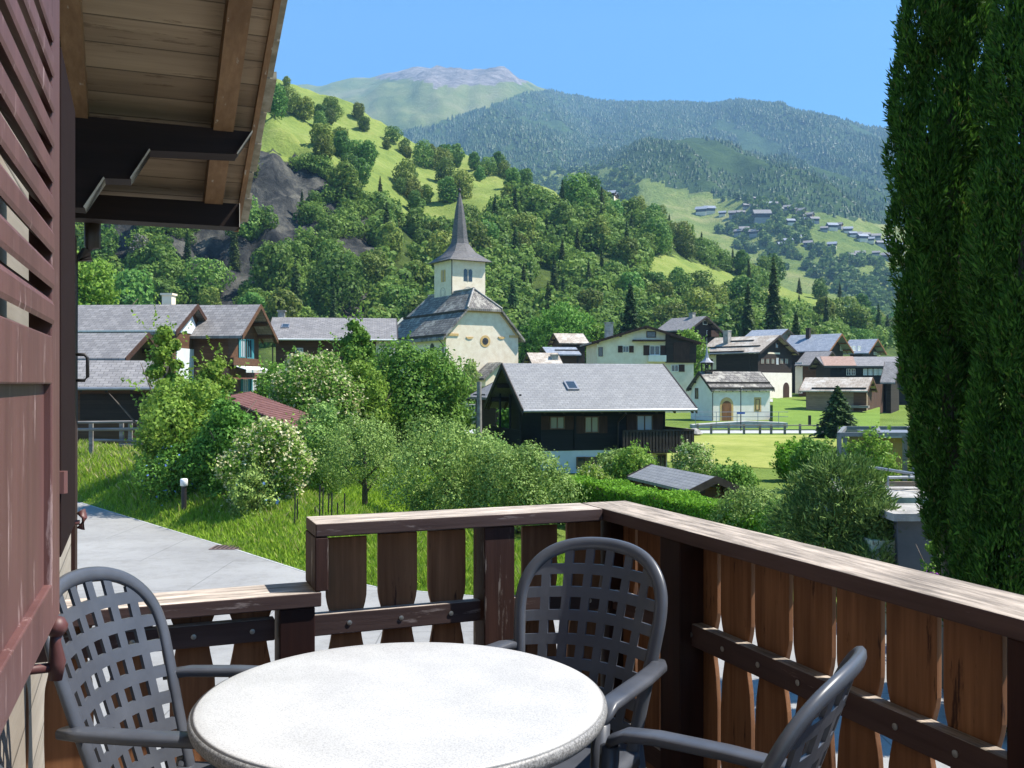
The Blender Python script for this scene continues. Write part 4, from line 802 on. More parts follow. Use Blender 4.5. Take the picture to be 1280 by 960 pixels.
for a_, kw in (((748, 434, 753.5, 445.5), dict(glass='shutg', mull=0)), ((778.5, 432.5, 786, 440.5), dict(shutters=True, sw=.62)), ((812, 432, 825, 444), dict(shutters=True, sw=.8)), ((808, 414, 820, 422), dict(glass='shutg', mull=0))):
    if kw.get('glass') == 'shutg': kw['glass'] = 'glass'; kw['frame'] = 'shut'
    h.window('R', *a_, **kw)
h.rect('balcony', 'R', 792, 424.5, 832, 426.5, M['shut'], 0, .9); h.rect('balcony', 'R', 811, 444, 833, 452, M['white'], 0, .7); h.window('R', 839, 456, 848, 464.5, 'frame_w', shutters=(1,), sw=.8)
h.rect('barn_door', 'R', 842, 428, 862, 452, M['shut'], .35, .40)
h.chimney(760, 766.5, 403, h.uv('R', 763, 420)[0], M['stone'], x=h.lx - 1.2)

# --- old village house with painted front
def corner_house(name, label, cat, pe, D, yaw, pxr, hw, pya, zb, **kw):
    return House(name, label, cat, pe[0], pe[1], D, yaw, pxr, hw, pya, zb, **kw)
# eave given from its left end; helper converts from the near (right) eave corner
def HR(name, label, cat, pxN, pyN, DN, yaw, pxFar, hw, pyApex, zb, oh=.8, og=.9, group=None):
    ph = R(yaw); d = Vector((math.cos(ph), math.sin(ph), 0)); P = at(pxN, pyN, DN); k = (pxFar - 640) / F; t = (k * P.y - P.x) / (d.x - k * d.y); Q = P + d * t
    p = Vector((-math.sin(ph), math.cos(ph), 0)); Rr = P + p * hw; zr = EYE + (480 - pyApex) / F * Rr.y
    return House(name, label, cat, pxFar, 480 - (P.z - EYE) * F / Q.y, Q.y, yaw, pxN, hw, 0, zb, oh, og, group=group, zridge=zr)
h = HR('old_timber_house', 'large dark timber house on a white stone base with pale slab roof behind the chapel', 'house', 950, 440, 150, -48, 868.6, 5.6, 418.7, -1.4)
h.roof(M['slate_tan'], .25); zs = zof(465.5, 150); h.walls([(-2.2, zs, M['white'], .05), (zs, None, M['dkwood'], 0)]); h.ledges([(.05, .0, .75), (.35, .1, .9), (.7, .35, .7)], M['trim'])
h.rect('plaster_panel', 'F', 868, 442, 895, 462, M['stucco'], 0, .06); h.window('F', 886, 449, 891, 458, 'frame_b', depth=.06); h.gutter(px=[938])
for x0 in (951, 957.5, 964, 975, 981): h.window('R', x0, 448, x0 + 4.2, 455, 'frame_b', 'glassy', mull=1)
h.window('R', 970.2, 447.5, 973, 455.5, 'frame_w', 'glassw', mull=0); h.rect('pale_panel', 'R', 960, 440.5, 975, 442.5, M['stucco'], 0, .04); h.window('R', 969, 428, 973, 435, 'frame_b', mull=0)
arch_on(h, 'door', 'R', 978.5, 478, 986, 498.5, M['shut'], -.02, .09); h.chimney(906, 912, 413, -2.0)
# small grey roof behind it
h = HR('grey_roofed_house', 'small house with plain grey gable roof peeping over the timber house', 'house', 972, 423, 182, -42, 926, 4.5, 411, 1.0); h.roof(M['slate_blue'], .2); h.walls([(-.5, None, M['slate_brown'], 0)])
# dark house upper (with chimney) beyond the white house
h = HR('dark_hill_house', 'dark brown chalet with small white windows above the white house', 'house', 862, 412, 165, -50, 818, 4.6, 395, .5, .9, 1.0)
h.roof(M['slate_brown'], .22); h.walls([(-.5, None, M['dkwood'], 0)]); h.window('R', 878.5, 400.5, 884, 406, mull=0); h.window('R', 883, 413, 888.5, 419, mull=0); h.rect('balcony', 'R', 889, 413, 899, 421, M['shut'], 0, .8); h.chimney(863, 867.5, 391, 0)
# two chalets with blue-grey roofs
h = HR('blue_roofed_chalet', 'dark chalet with blue-grey roof, black chimney and warm lit eaves', 'house', 1037, 438.5, 168, -42, 972, 5.2, 416.8, -.5, 1.0, 1.6)
h.roof(M['slate_blue'], .2, M['door']); h.walls([(-1.5, None, M['dkwood'], 0)])
for x0 in (1050, 1061, 1065.5, 1072): h.window('R', x0, 432.5, x0 + 3.6, 438.5, 'frame_w', 'glassw', mull=0)
h.chimney(1008, 1012.5, 410, -1.0, M['trim'])
h = HR('far_blue_chalet', 'smaller dark chalet with blue-grey roof furthest right of the village', 'house', 1086, 441, 186, -42, 1050, 4.6, 423.5, 0, 1.0, 1.6)
h.roof(M['slate_blue'], .2, M['door']); h.walls([(-1., None, M['dkwood'], 0)]); h.window('R', 1092, 440, 1100, 444, 'frame_w', 'glassw')
h = HR('lean_to_house', 'low house with plain grey roof and white plaster corner beside the timber house', 'house', 1027, 456, 158, -42, 993, 4.2, 439, -.9, .5, .5)
h.roof(M['slate_brown'], .18); h.walls([(-2, None, M['brwood'], 0)]); h.rect('plaster_wall', 'F', 994, 453, 1003, 492, M['white'], 0, .08)
# long building with a glazed dark front
h = House('long_house', 'long dark house with a row of white windows under a wide grey roof', 'house', 1030, 457.5, 140, -6, 1150, 5.5, 446, -2.0, .5, 1.0)
h.roof(M['slate_brown'], .25); h.walls([(-3, None, M['black'], 0)])
for x0 in (1058, 1064, 1079, 1085.5, 1092, 1098): h.window('F', x0, 461, x0 + 5, 469, 'frame_w', 'glassw' if x0 > 1070 else 'glass', mull=1, trans=1)
b = MB(); V_, F_ = roof_solid([(-h.lr / 2, -h.hw - .02, h.lz(h.ze) + .06), (-h.lr / 2 + 4.6, -h.hw - .02, h.lz(h.ze) + .06), (-h.lr / 2 + 5.4, -.05, h.lz(h.zr) + .06), (-h.lr / 2 + .6, -.05, h.lz(h.zr) + .06)], [(0, 1, 2, 3)], .05); b.add(V_, F_); b.build('rusty_sheeting', M['rust'], h.root)
# raccard barn
h = HR('barn', 'weathered larch granary on stone stilts with pale slab roof beside the spruce', 'barn', 1084.6, 488.5, 113, -31, 998.6, 3.1, 471.5, -3.3, .6, .7)
h.roof(M['slate_tan'], .16, M['brwood']); zs = zof(517, 113); h.walls([(zs, None, M['ltwood'], 0)])
b = MB()
for x in (-h.lx + .3, -h.lx * .3, h.lx * .35, h.lx - .3):
    for y in (-h.wy + .3, h.wy - .3): b.box(x - .2, x + .2, y - .2, y + .2, 0, h.lz(zs) - .12); b.box(x - .4, x + .4, y - .4, y + .4, h.lz(zs) - .12, h.lz(zs))
b.box(-h.lx + .6, h.lx * .2, -h.wy + .5, h.wy - .3, 0, h.lz(zs) - .14); b.build('stone_stilts', M['stone'], h.root)
h.rect('gable_boarding', 'R', 1086, 480, 1116, 516, M['brwood_z'], 0, .05); h.rect('dark_boarding', 'F', 1067, 489, 1083, 514, M['brwood'], 0, .06); h.ledges([(.14, .18, .97)], M['trim'])
h.rect('landing', 'F', 1063, 507, 1085, 510, M['grwood'], 0, 1.0)
h = HR('stable', 'dark timber stable with steep grey side roof between the granary and the thuja', 'barn', 1119, 478, 124, -31, 1100, 3.6, 452, -3., .5, .6); h.roof(M['slate_brown'], .2); h.walls([(-3.5, None, M['dkwood'], 0)])
# three small barns behind the near chalet
h = HR('log_barn', 'black log barn with sunlit grey roof, topmost of the small barns by the leafy tree', 'barn', 737, 429, 150, 14, 699, 3.2, 417, -1, .5, .6); h.roof(M['slate_tan'], .18); h.walls([(-1.8, None, M['dkwood'], 0)])
h = HR('low_barn', 'low dark barn with two stepped grey roofs, middle one of the small barns', 'barn', 727, 443, 138, 12, 684, 3., 434, -1.5, .5, .6); h.roof(M['slate_blue'], .18); h.walls([(-2, None, M['brwood'], 0)]); h.ledges([(.5, .3, 1)], M['trim'])
h = HR('hut', 'wooden hut with nearly white roof just above the ridge of the near chalet', 'hut', 704, 455, 120, 12, 665, 2.8, 441, -1.8, .5, .6); h.roof(M['slate_tan'], .16); h.walls([(-2.6, None, M['brwood'], 0)]); h.chimney(689, 697, 443, -1.4)
# dark hut left of the near chalet
h = HR('shed', 'black timber shed with pale roof behind the utility pole', 'shed', 613, 497, 62, -70, 583, 2.4, 474, -2.7, .5, .5); h.roof(M['slate_brown'], .16); h.walls([(-2.9, None, M['dkwood'], 0)])
b = MB(); b.box(-4, 4, -.3, .3, 0, 1.6); tag(b.build('stone_wall', M['stone'], loc=at(628, 530, 78), bevel=.03), 'low rubble stone wall between the shed and the near chalet', 'wall')

# --- left group
h = House('farmhouse', 'long farmhouse with wide grey slate roof and chimney, leftmost house', 'house', 30, 415, 56, -4, 219.5, 3.2, 381.5, -2.8, .5, .45)
P0_, P1_ = 0, 0
h.roof(M['slate_brown'], .18, M['shut']); h.walls([(-3.2, None, M['brwood'], 0)]); h.chimney(205, 217, 367, .6, M['stucco'])
h.rect('sheet_cladding', 'R', 221, 436, 249, 560, M['bluewhite'], 0, .06)
y0_, z0_ = h.uv('R', 221, 436, .05); y1_, z1_ = h.uv('R', 246, 388, .05); y2_, z2_ = h.uv('R', 249, 440, .05); b = MB(); b.prism([(-h.wy + .05, h.lz(h.zw) - .25), (y2_, h.lz(h.zw) - .25), (-.05, h.lz(h.zr) - .45)], h.lx, h.lx + .05, 'x'); b.build('metal_panel', M['bluewhite'], h.root)
b = MB(); b.box(-h.lr / 2, h.lr / 2, -h.hw - .05, -h.hw + .12, h.lz(h.ze) - .0, h.lz(h.ze) + .07); b.build('metal_flashing', M['frame_w'], h.root)
h = House('barn', 'barn with grey slate roof and open dark gable in front of the farmhouse', 'barn', 60, 448, 47, -4, 156.6, 2.5, 416.5, -2.8, .4, .8)
h.roof(M['slate_brown'], .16, M['shut']); h.walls([(-3, None, M['brwood'], 0)])
h = House('open_barn', 'low open fronted barn with lichened slate roof and long zinc gutter', 'barn', 30, 483.5, 40, 12, 200, 2.5, 450, -2.8, .7, .3)
h.roof(M['slate_brown'], .14); h.walls([(-3, None, M['brwood'], -.0)]); h.gutter(M['metal'])
h.rect('board_front', 'F', 100, 492, 190, 527, M['dkwood'], .0, .05)
h = HR('shuttered_chalet', 'brown timber chalet with turquoise shutters and brick red lower floor', 'house', 302.8, 419.5, 58, -8, 215, 2.8, 380.5, -2.8, .5, 1.1)
h.roof(M['slate_brown'], .16, M['brwood']); zs = zof(459, 56); h.walls([(-3, zs, M['redsheet'], 0), (zs, None, M['brwood'], 0)]); h.sh = 'teal'
h.window('R', 300, 424, 306, 447, 'teal', 'glassw', (-1,), sw=.25, mull=1); h.window('R', 308, 424, 314, 448, 'teal', 'glass', (1,), sw=.3); h.window('R', 303, 474, 309, 490, 'frame_w', 'glassw', True, sw=.28); h.window('R', 315, 474, 321, 490, 'frame_w', 'glassw', True, sw=.28)
h.rect('balcony', 'R', 292, 448, 328, 457, M['brwood'], 0, .5)
u0, z0 = h.uv('R', 294, 457, .6); u1, z1 = h.uv('R', 326, 457, .6); b = MB(); u0, u1 = sorted((u0, u1)); b.add([(h.lx + .55, u0, z0), (h.lx + .55, u1, z0), (h.lx + 1.3, u1, z0 - .22), (h.lx + 1.3, u0, z0 - .22), (h.lx + .55, u0, z0 - .04), (h.lx + .55, u1, z0 - .04), (h.lx + 1.3, u1, z0 - .26), (h.lx + 1.3, u0, z0 - .26)], [(0, 1, 2, 3), (7, 6, 5, 4), (0, 4, 5, 1), (1, 5, 6, 2), (2, 6, 7, 3), (3, 7, 4, 0)])
k = u0
while k < u1: b.box(h.lx + 1.28, h.lx + 1.31, k, k + .08, z0 - .42, z0 - .24); k += .12
b.build('awning', M['frame_w'], h.root)
h = House('long_farmhouse', 'long brown farmhouse with grey roof, skylight and one small white window', 'house', 333, 422.7, 70, 8, 497, 4.2, 396.5, -2.6, .7, .6)
h.roof(M['slate_brown'], .16); h.walls([(-3, None, M['brwood'], 0)]); h.gutter(M['frame_w'], [341]); h.window('F', 369, 435, 379, 449.5, 'frame_w', 'glass', mull=1, trans=1); h.chimney(348, 356, 388, .5)
h.rect('plaster_end', 'F', 470, 424, 494, 445, M['stucco'], 0, .05)
b = MB(); b.box(-.3, .3, -.4, .4, 0, .08); q = b.build('skylight', M['metal'], h.roof_o); b = MB(); b.box(-.22, .22, -.32, .32, .08, .085); b.build('pane', M['glass'], q); on_roof(q, h, 357, 408)
# red sheet roofed shed
h = House('shed', 'low plank shed with long dull red sheet metal roof among the shrubs', 'shed', 278, 497, 38, -62, 365, 1.3, 494, -2.9, .25, .3)
bpy.data.objects.remove(h.root)
A_, B_ = at(277, 496, 41), at(366, 533, 35.5); d_ = (B_ - A_); L_ = d_.length; root = empty('shed', (A_.x, A_.y, -2.9), 0, 'low plank shed with long dull red sheet metal roof among the shrubs', 'shed')
off = Vector((A_.x, A_.y, -2.9)); pn = Vector((-d_.y, d_.x, 0)).normalized() * 1.25
def rel(v): return v - off
up = Vector((0, 0, .22)); V_ = [rel(A_), rel(B_), rel(B_ + pn + up), rel(A_ + pn + up)]; V2 = [v - Vector((0, 0, .06)) for v in V_]; b = MB(); b.add(V_ + V2, [(0, 1, 2, 3), (7, 6, 5, 4), (0, 4, 5, 1), (1, 5, 6, 2), (2, 6, 7, 3), (3, 7, 4, 0)])
for i in range(24):
    a_ = rel(A_).lerp(rel(B_), (i + .5) / 24); b.tube([a_ + Vector((0, 0, .015)), a_ + pn + up + Vector((0, 0, .015))], .018, 5)
b.build('roof', M['redsheet'], root)
b = MB()
for i in range(40):
    a_ = rel(A_).lerp(rel(B_), (i + .1) / 40) + pn * .06; c_ = rel(A_).lerp(rel(B_), (i + .92) / 40) + pn * .06; z = a_.z - .1; b.add([(a_.x, a_.y, 0), (c_.x, c_.y, 0), (c_.x, c_.y, z), (a_.x, a_.y, z), (a_.x + .03, a_.y + .05, 0), (c_.x + .03, c_.y + .05, 0), (c_.x + .03, c_.y + .05, z), (a_.x + .03, a_.y + .05, z)], [(0, 1, 2, 3), (7, 6, 5, 4), (0, 4, 5, 1), (1, 5, 6, 2), (2, 6, 7, 3), (3, 7, 4, 0)])
for i in range(14):
    a_ = rel(B_).lerp(rel(B_ + pn), (i + .1) / 14); c_ = rel(B_).lerp(rel(B_ + pn), (i + .9) / 14); z = a_.z - .05; dd = -d_.normalized() * .3; a_ += dd; c_ += dd; e = -d_.normalized() * .05
    b.add([(a_.x, a_.y, 0), (c_.x, c_.y, 0), (c_.x, c_.y, z), (a_.x, a_.y, z), (a_.x + e.x, a_.y + e.y, 0), (c_.x + e.x, c_.y + e.y, 0), (c_.x + e.x, c_.y + e.y, z), (a_.x + e.x, a_.y + e.y, z)], [(0, 1, 2, 3), (7, 6, 5, 4), (0, 4, 5, 1), (1, 5, 6, 2), (2, 6, 7, 3), (3, 7, 4, 0)])
b.build('plank_wall', M['brwood_z'], root)
# garden hut roof in front of the near chalet
h = HR('garden_hut', 'low garden hut with flat grey slate roof behind the clipped hedge', 'hut', 861, 613.5, 30, -74, 784.6, .95, 596, -2.9, .12, .3)
h.roof(M['slate_near'], .1); h.walls([(-3, None, M['brwood'], 0)])

# --- hamlet on the far terrace
hb = MB(); hb.box(-6, 6, -4, 4, -3, 2.2); hb.box(-6.05, 6.05, -4.05, 4.05, 2.2, 6, 1); hb.prism([(-4, 6), (4, 6), (0, 8.6)], -6, 6, 'x', 1)
for sg in (-1, 1): hb.add([(-7.2, sg * 5.6, 5.2), (7.2, sg * 5.6, 5.2), (7.2, 0, 9.2), (-7.2, 0, 9.2), (-7.2, sg * 5.6, 4.8), (7.2, sg * 5.6, 4.8), (7.2, 0, 8.8), (-7.2, 0, 8.8)], [(0, 1, 2, 3), (7, 6, 5, 4), (0, 4, 5, 1), (1, 5, 6, 2), (2, 6, 7, 3), (3, 7, 4, 0)], 2)
for x in (-3, 0, 3): hb.box(x - .6, x + .6, -4.15, -4.0, 3, 4.2, 3)
pro = {k: None for k in range(3)}
wl_ = [(M['stone'], M['dkwood'], M['slate_brown'], M['glass']), (M['stone'], M['brwood'], M['slate_brown'], M['glass']), (M['stucco'], M['dkwood'], M['slate_blue'], M['glass'])]
for k in range(3): o = hb.build('hamlet_house', list(wl_[k])); pro[k] = [o, False]
def far_D(u, py):
    D = 900.
    while D < 2600:
        if far_y(u, D) <= py: return D
        D += 12
    return 1500.
HL = [(877, 266, 1.5), (887, 264, 1.6), (903, 268, 1.1), (917, 270, 1.2), (926, 268, 1), (933, 260, 1), (943, 262, 1), (945, 271, 1.1), (952, 277, 1.7), (960, 257, 1), (967, 257, .9), (974, 262, .9), (985, 262, 1), (992, 264, .9), (1000, 267, 1.1), (1011, 270, 1.2), (988, 278, 1.1), (1002, 277, 1.1), (1018, 277, 1), (945, 248, .8),
      (1030, 288, 1), (1040, 286, 1.2), (1048, 284, 1), (1060, 290, 1), (1066, 293, 1), (1072, 296, 1.1), (1082, 296, 1), (1078, 300, 1.1), (1088, 302, 1.1), (1095, 297, 1), (1100, 305, 1.1), (1108, 302, 1), (1106, 309, 1.1), (1114, 306, 1), (1118, 311, 1.1), (1124, 308, 1), (1112, 299, 1), (1126, 314, 1),
      (985, 302, 1.1), (995, 300, 1.3), (978, 308, 1), (1010, 305, 1), (1022, 310, 1), (1040, 308, .9), (930, 290, 1.1), (924, 292, 1), (943, 293, 1), (1066, 322, 1.2), (1095, 318, 1), (1075, 320, 1), (1108, 322, 1), (762, 240, 1.3), (765, 243, 1)]
rp = random.Random(9)
for i, (u, y, s) in enumerate(HL):
    if u < 800: D = 480. + (u - 762); x = (u - 640) / F * D; loc = (x, D, zof(y + 6, D) - 1); s_ = .45
    else: D = far_D(u, y + 4); loc = ((u - 640) / F * D, D, far_z(u, D) + .5); s_ = s * rp.uniform(.75, 1.05) * 1.0
    k = rp.randrange(3) if u > 900 else 2
    o, us_ = pro[k]
    if us_: o = o.copy(); COL.objects.link(o)
    else: pro[k][1] = True
    o.location = loc; o.rotation_euler = (0, 0, R(rp.uniform(-45, 10))); o.scale = (s_, s_, s_)
    if u < 800: lab = 'lone timber barn half hidden by the trees on the crest of the near hill'; g = 'barns on the crest of the near hill'
    elif u < 895: lab = 'tall pale guest house at the upper edge of the far hamlet'; g = 'tall houses at the edge of the far hamlet'
    elif u > 1055 and y < 316: lab = 'small slate roofed house packed in the dense lower cluster of the far hamlet'; g = 'dense lower cluster of the far hamlet'
    elif y > 285: lab = 'small house standing loosely among the terraces below the far hamlet'; g = 'scattered houses below the far hamlet'
    else: lab = 'small dark timber house in the upper part of the far hillside hamlet'; g = 'upper part of the far hamlet'
    tag(o, lab, 'house', g)
# ------------------------------------------------------------------ village ground, fences, garden
def sheet(name, pts, mat, lift, zf=None):
    """flat sheet following the ground, triangulated on a fine strip grid between the front and back edges"""
    b = MB(); F_, B_ = pts; n = len(F_); K = 10; rows = []
    for k in range(K + 1):
        t = k / K; rows.append([])
        for f, g in zip(F_, B_):
            x, y = f[0] + (g[0] - f[0]) * t, f[1] + (g[1] - f[1]) * t; rows[-1].append((x, y, G(x, y) + lift + (zf(x, y) if zf else 0)))
    return tag(grid_mesh(name, rows, mat), kind='structure')
def gp(px, D): return ((px - 640) / F * D, D)
sheet('meadow', ([gp(690, 56), gp(830, 50), gp(960, 46), gp(1100, 46), gp(1400, 46)], [gp(690, 84), gp(830, 84), gp(960, 84), gp(1100, 84), gp(1400, 84)]), M['meadow'], .02)
sheet('village_road', ([gp(560, 86.5), gp(800, 86.5), gp(900, 86.5), gp(1010, 86.5), gp(1090, 87)], [gp(560, 92), gp(800, 92), gp(900, 92), gp(1010, 92), gp(1090, 92)]), M['concrete'], .03)
sheet('path', ([gp(960, 146), gp(1000, 138), gp(1030, 134)], [gp(960, 152), gp(1000, 146), gp(1030, 140)]), M['concrete'], .05)
M['lawn'] = groundmat('sunny_lawn', [(.35, (.11, .18, .03)), (.6, (.18, .27, .05))], .2, 2)
sheet('lawn', ([gp(966, 92.5), gp(1010, 92.5), gp(1060, 92.5), gp(1100, 92.5)], [gp(966, 140), gp(1000, 134), gp(1060, 128), gp(1100, 122)]), M['lawn'], .02, lambda x, y: max(0, (y - 96) * .045) * 1.0 if y < 118 else .99 + 0)
# post and rail fence along the meadow
fx = [(872, 85), (889, 85), (911, 85), (930, 85), (950, 85), (964, 85), (981, 85), (1000, 85), (1022, 85), (1044, 85.5)]
root = empty('fence', (gp(872, 85)[0], 85, G(0, 85)), 0, 'low wooden post and rail fence along the far edge of the meadow before the chapel', 'fence'); O_ = root.location.copy(); prev = None
for px, D in fx:
    x, y = gp(px, D); b = MB(); b.box(x - .09, x + .09, y - .09, y + .09, -3.2, G(x, y) + .95); b.build('post', M['grwood'], root, off=O_)
    if prev:
        for z in (.42, .82): b = MB(); b.tube([(prev[0], prev[1] - .1, G(*prev) + z), (x, y - .1, G(x, y) + z)], .045, 6); b.build('rail', M['grwood'], root, off=O_)
    prev = (x, y)
# retaining wall and white railing before the chapel
b = MB(); x0, x1 = gp(866, 95)[0], gp(984, 95)[0]; b.prism([(x0, -3.1), (x1, -3.1), (x1, -2.35), (x1 - 4, -2.2), (x0, -2.55)], 94.8, 96.6, 'y'); tag(b.build('retaining_wall', M['concrete']), 'grey concrete terrace wall under the chapel', 'wall')
root = empty('railing', (x0, 94.6, -2.4), 0, 'thin white metal railing on the terrace wall in front of the chapel', 'railing'); O_ = root.location.copy()
k = x0 + .2
while k < x1: b = MB(); b.tube([(k, 94.65, -2.9), (k, 94.65, -1.25)], .03, 5); b.build('post', M['metal'], root, off=O_); k += 2.05
for z in (-1.28, -1.75): b = MB(); b.tube([(x0, 94.65, z), (x1, 94.65, z)], .028, 5); b.build('rail', M['metal'], root, off=O_)
x, y = gp(926, 90); root = empty('lamp_post', (x, y, G(x, y)), 0, 'slim dark lamp post with a small blue sign beside the chapel door', 'lamp post')
b = MB(); b.tube([(0, 0, 0), (0, 0, 3.9)], [.055, .04], 8); b.build('pole', M['iron'], root); b = MB(); b.lathe([(.06, 0), (.16, .08), (.16, .14), (.04, .3)], 10, (0, 0, 3.85)); b.build('lamp_head', M['iron'], root)
b = MB(); b.box(-.38, .38, -.07, -.04, 1.6, 1.78); b.build('sign', plain('blue_sign', (.05, .12, .35), .4), root)
x, y = gp(599, 40); root = empty('utility_pole', (x, y, G(x, y)), 0, 'grey wooden utility pole standing left of the near chalet', 'pole'); b = MB(); b.tube([(0, 0, 0), (0, 0, zof(477, 40) - G(x, y))], [.13, .1], 10); b.build('pole', M['grwood'], root)
b = MB(); b.tube([(-.25, 0, 3.6), (.25, 0, 3.6)], .03, 6); b.build('crossarm', M['iron'], root)
# benches / boulders beside the road by the balcony end of the near chalet
x, y = gp(858, 84); b = MB(); rb = random.Random(3)
V_ = []; 
for k in range(3): x, y = gp(846 + k * 11, 83); b.lathe([(.2, 0), (.55 + .1 * k, .2), (.5, .5), (.2, .68)], 9, (x, y, G(x, y) - .05))
tag(b.build('flower_trough', M['stone'], bevel=.04), 'grey stone trough blocks beside the lane at the end of the near chalet', 'trough')
b = MB(); x, y = gp(1012, 98); tag(MB().box(-.12, .12, -.12, .12, 0, 1.1).build('marker_post', M['trim'], loc=(x, y, G(x, y))), 'short dark marker post alone on the lawn above the fence', 'post')
# left railings in front of the open barn
root = empty('railing', (at(140, 530, 37).x, 37, -2.6), 0, 'grey weathered timber railing in front of the open barn beside the bank', 'railing'); O_ = root.location.copy()
for (pa, ya, pb, yb_, r_) in ((94, 528, 188, 527, .05), (94, 537, 200, 536, .06), (118, 550, 210, 552, .05), (150, 557, 205, 556, .09)):
    b = MB(); b.tube([at(pa, ya, 37), at(pb, yb_, 37)], r_, 6); b.build('rail', M['grwood'], root, off=O_)
for px in (114, 152, 163, 190): p = at(px, 527, 37.08); b = MB(); b.box(p.x - .07, p.x + .07, 37.02, 37.14, -2.6, p.z); b.build('post', M['grwood'], root, off=O_)
b = MB(); p = at(186, 560, 36.5); b.tube([(p.x, p.y, p.z + .3), (p.x - .15, p.y, -2.5)], .05, 5); b.tube([(p.x + .05, p.y, p.z + .3), (p.x + .4, p.y, -2.5)], .05, 5); b.build('brace', M['grwood'], root, off=O_)
# path light on the bank
i_ = 0; p = at(230, 611, 27.6); root = empty('path_light', (p.x, p.y, p.z - .12), 0, 'small white capped bollard light standing in the tall grass of the bank', 'bollard light')
b = MB(); b.lathe([(.075, -.5), (.075, .2)], 14); b.build('stem', M['iron'], root); b = MB(); b.lathe([(.085, .2), (.105, .21), (.105, .38), (.09, .41), (.02, .42)], 18); b.build('cap', M['ivory'], root, True)
# thin garden stakes behind the bank
for k, (px, h_) in enumerate([(368, 1.), (371, .8), (393, .55), (399, 1.2), (403, 1.1), (410, .9), (414, 1.), (421, .7), (430, .9)]):
    x, y = gp(px, 24.5 + (k % 3) * .4); b = MB(); b.tube([(0, 0, 0), (.02, 0, h_ + .3)], .018, 6)
    tag(b.build('garden_stake', M['iron'], loc=(x, y, -2.6)), 'thin dark stake standing in the vegetable plot behind the left railing corner', 'stake', 'thin stakes in the vegetable plot')
# --- plants. place(px of the centre, py of the foot or None, D, ...)
def shrub(name, label, cat, px, D, pyt, wpx, mat, n, size, seed, kind='b', zb=None, extra=None, base=.0, nb=14, sub=.36, wy=None, limbs=4, tr=None, group=None, asp=.6):
    x = (px - 640) / F * D; z = G(x, D) if zb is None else zb; h = zof(pyt, D) - z; w = wpx / F * D
    return make_tree(name, kind, h, w, n, size, seed, M[mat], label, cat, group, (x, D, z), base, True, nb, sub, .32, limbs, tr or max(.03, h * .02), extra, rz=seed * .7)
S = shrub
S('ash_sapling', 'slender light green sapling rising in front of the farmhouse gable', 'tree', 206, 33, 398, 46, 'lf_lime', 7000, .14, 1, base=.28, nb=16, sub=.3)
S('ash_sapling', 'second light green sapling with upright shoots in front of the shuttered chalet', 'tree', 268, 33, 440, 52, 'lf_lime', 6500, .14, 2, base=.25, nb=14, sub=.3)
S('shrub', 'broad light green leafy bush at the left above the bank under the saplings', 'shrub', 226, 31, 474, 130, 'lf_lime', 18000, .14, 3, base=.02, nb=22, sub=.26)
S('shrub', 'dark green bush between the broad leafy bush and the cream flowering shrub', 'shrub', 284, 29, 502, 100, 'lf_shrub', 16000, .12, 4, nb=20, sub=.27)
S('flowering_shrub', 'cream flowering shrub drooping to the right beside the end of the bank', 'flowering shrub', 334, 27.3, 522, 104, 'lf_lime', 11000, .11, 5, extra=(M['bloom'], 7000, .085), nb=16, sub=.3)
S('hydrangea', 'low dark bush with blue flower heads at the foot of the broad leafy bush', 'flowering shrub', 214, 29.6, 556, 80, 'lf_shrub', 5000, .1, 6, extra=(M['bloom_b'], 130, .1), nb=10)
S('shrub', 'small grey-green bush with one blue flower head at the foot of the cream shrub', 'shrub', 316, 26.3, 576, 56, 'lf_grey', 4200, .09, 61, extra=(M['bloom_b'], 30, .1), nb=10)
S('elder', 'large rounded elder covered with cream flower plates between the farmhouse and the green tree', 'flowering shrub', 392, 44, 440, 122, 'lf_shrub', 24000, .16, 7, extra=(M['bloom'], 7500, .13), nb=24, sub=.26)
S('broadleaf_tree', 'tall narrow green tree rising in front of the long farmhouse', 'tree', 447, 52, 392, 46, 'lf_shrub', 11000, .2, 8, base=.2, nb=16, sub=.32)
S('broadleaf_tree', 'big bushy fresh green tree below the church', 'tree', 520, 49, 434, 150, 'lf_shrub', 34000, .19, 9, base=.05, nb=26, sub=.25)
S('broadleaf_tree', 'yellow-green low tree just right of the elder', 'tree', 456, 46, 446, 84, 'lf_lime', 12000, .17, 91, base=.05, nb=18, sub=.28)
S('apple_tree', 'gnarled apple tree with grey-green leaves and a bent bare branch', 'tree', 456, 30, 528, 120, 'lf_grey', 12000, .075, 10, base=.3, nb=16, sub=.27, tr=.09)
S('shrub', 'upright blue-green shrub left of the apple tree', 'shrub', 402, 33, 504, 76, 'lf_grey', 12000, .1, 11, nb=14, sub=.3)
S('apple_tree', 'bushy grey-green fruit tree in front of the pole', 'tree', 556, 27, 532, 160, 'lf_grey', 30000, .075, 12, base=.08, nb=26, sub=.24)
S('apple_tree', 'low spreading grey-green fruit tree left of the clipped hedge', 'tree', 648, 26, 558, 150, 'lf_grey', 30000, .075, 13, base=.05, nb=26, sub=.24)
S('shrub', 'silvery shrub filling the gap behind the two fruit trees', 'shrub', 605, 33, 556, 120, 'lf_grey', 15000, .09, 14, nb=20, sub=.26)
S('shrub', 'fresh green bush at the foot of the near chalet basement', 'shrub', 795, 37, 566, 62, 'lf_lime', 9000, .11, 15, nb=14)
S('shrub', 'grey leaved bush beside the near chalet basement window', 'shrub', 770, 38, 568, 56, 'lf_grey', 9000, .11, 151, nb=14)
S('flowering_shrub', 'small bush with pinkish cream flowers left of the basement bushes', 'flowering shrub', 738, 35, 584, 44, 'lf_lime', 5000, .09, 152, extra=(M['bloom'], 600, .08), nb=10)
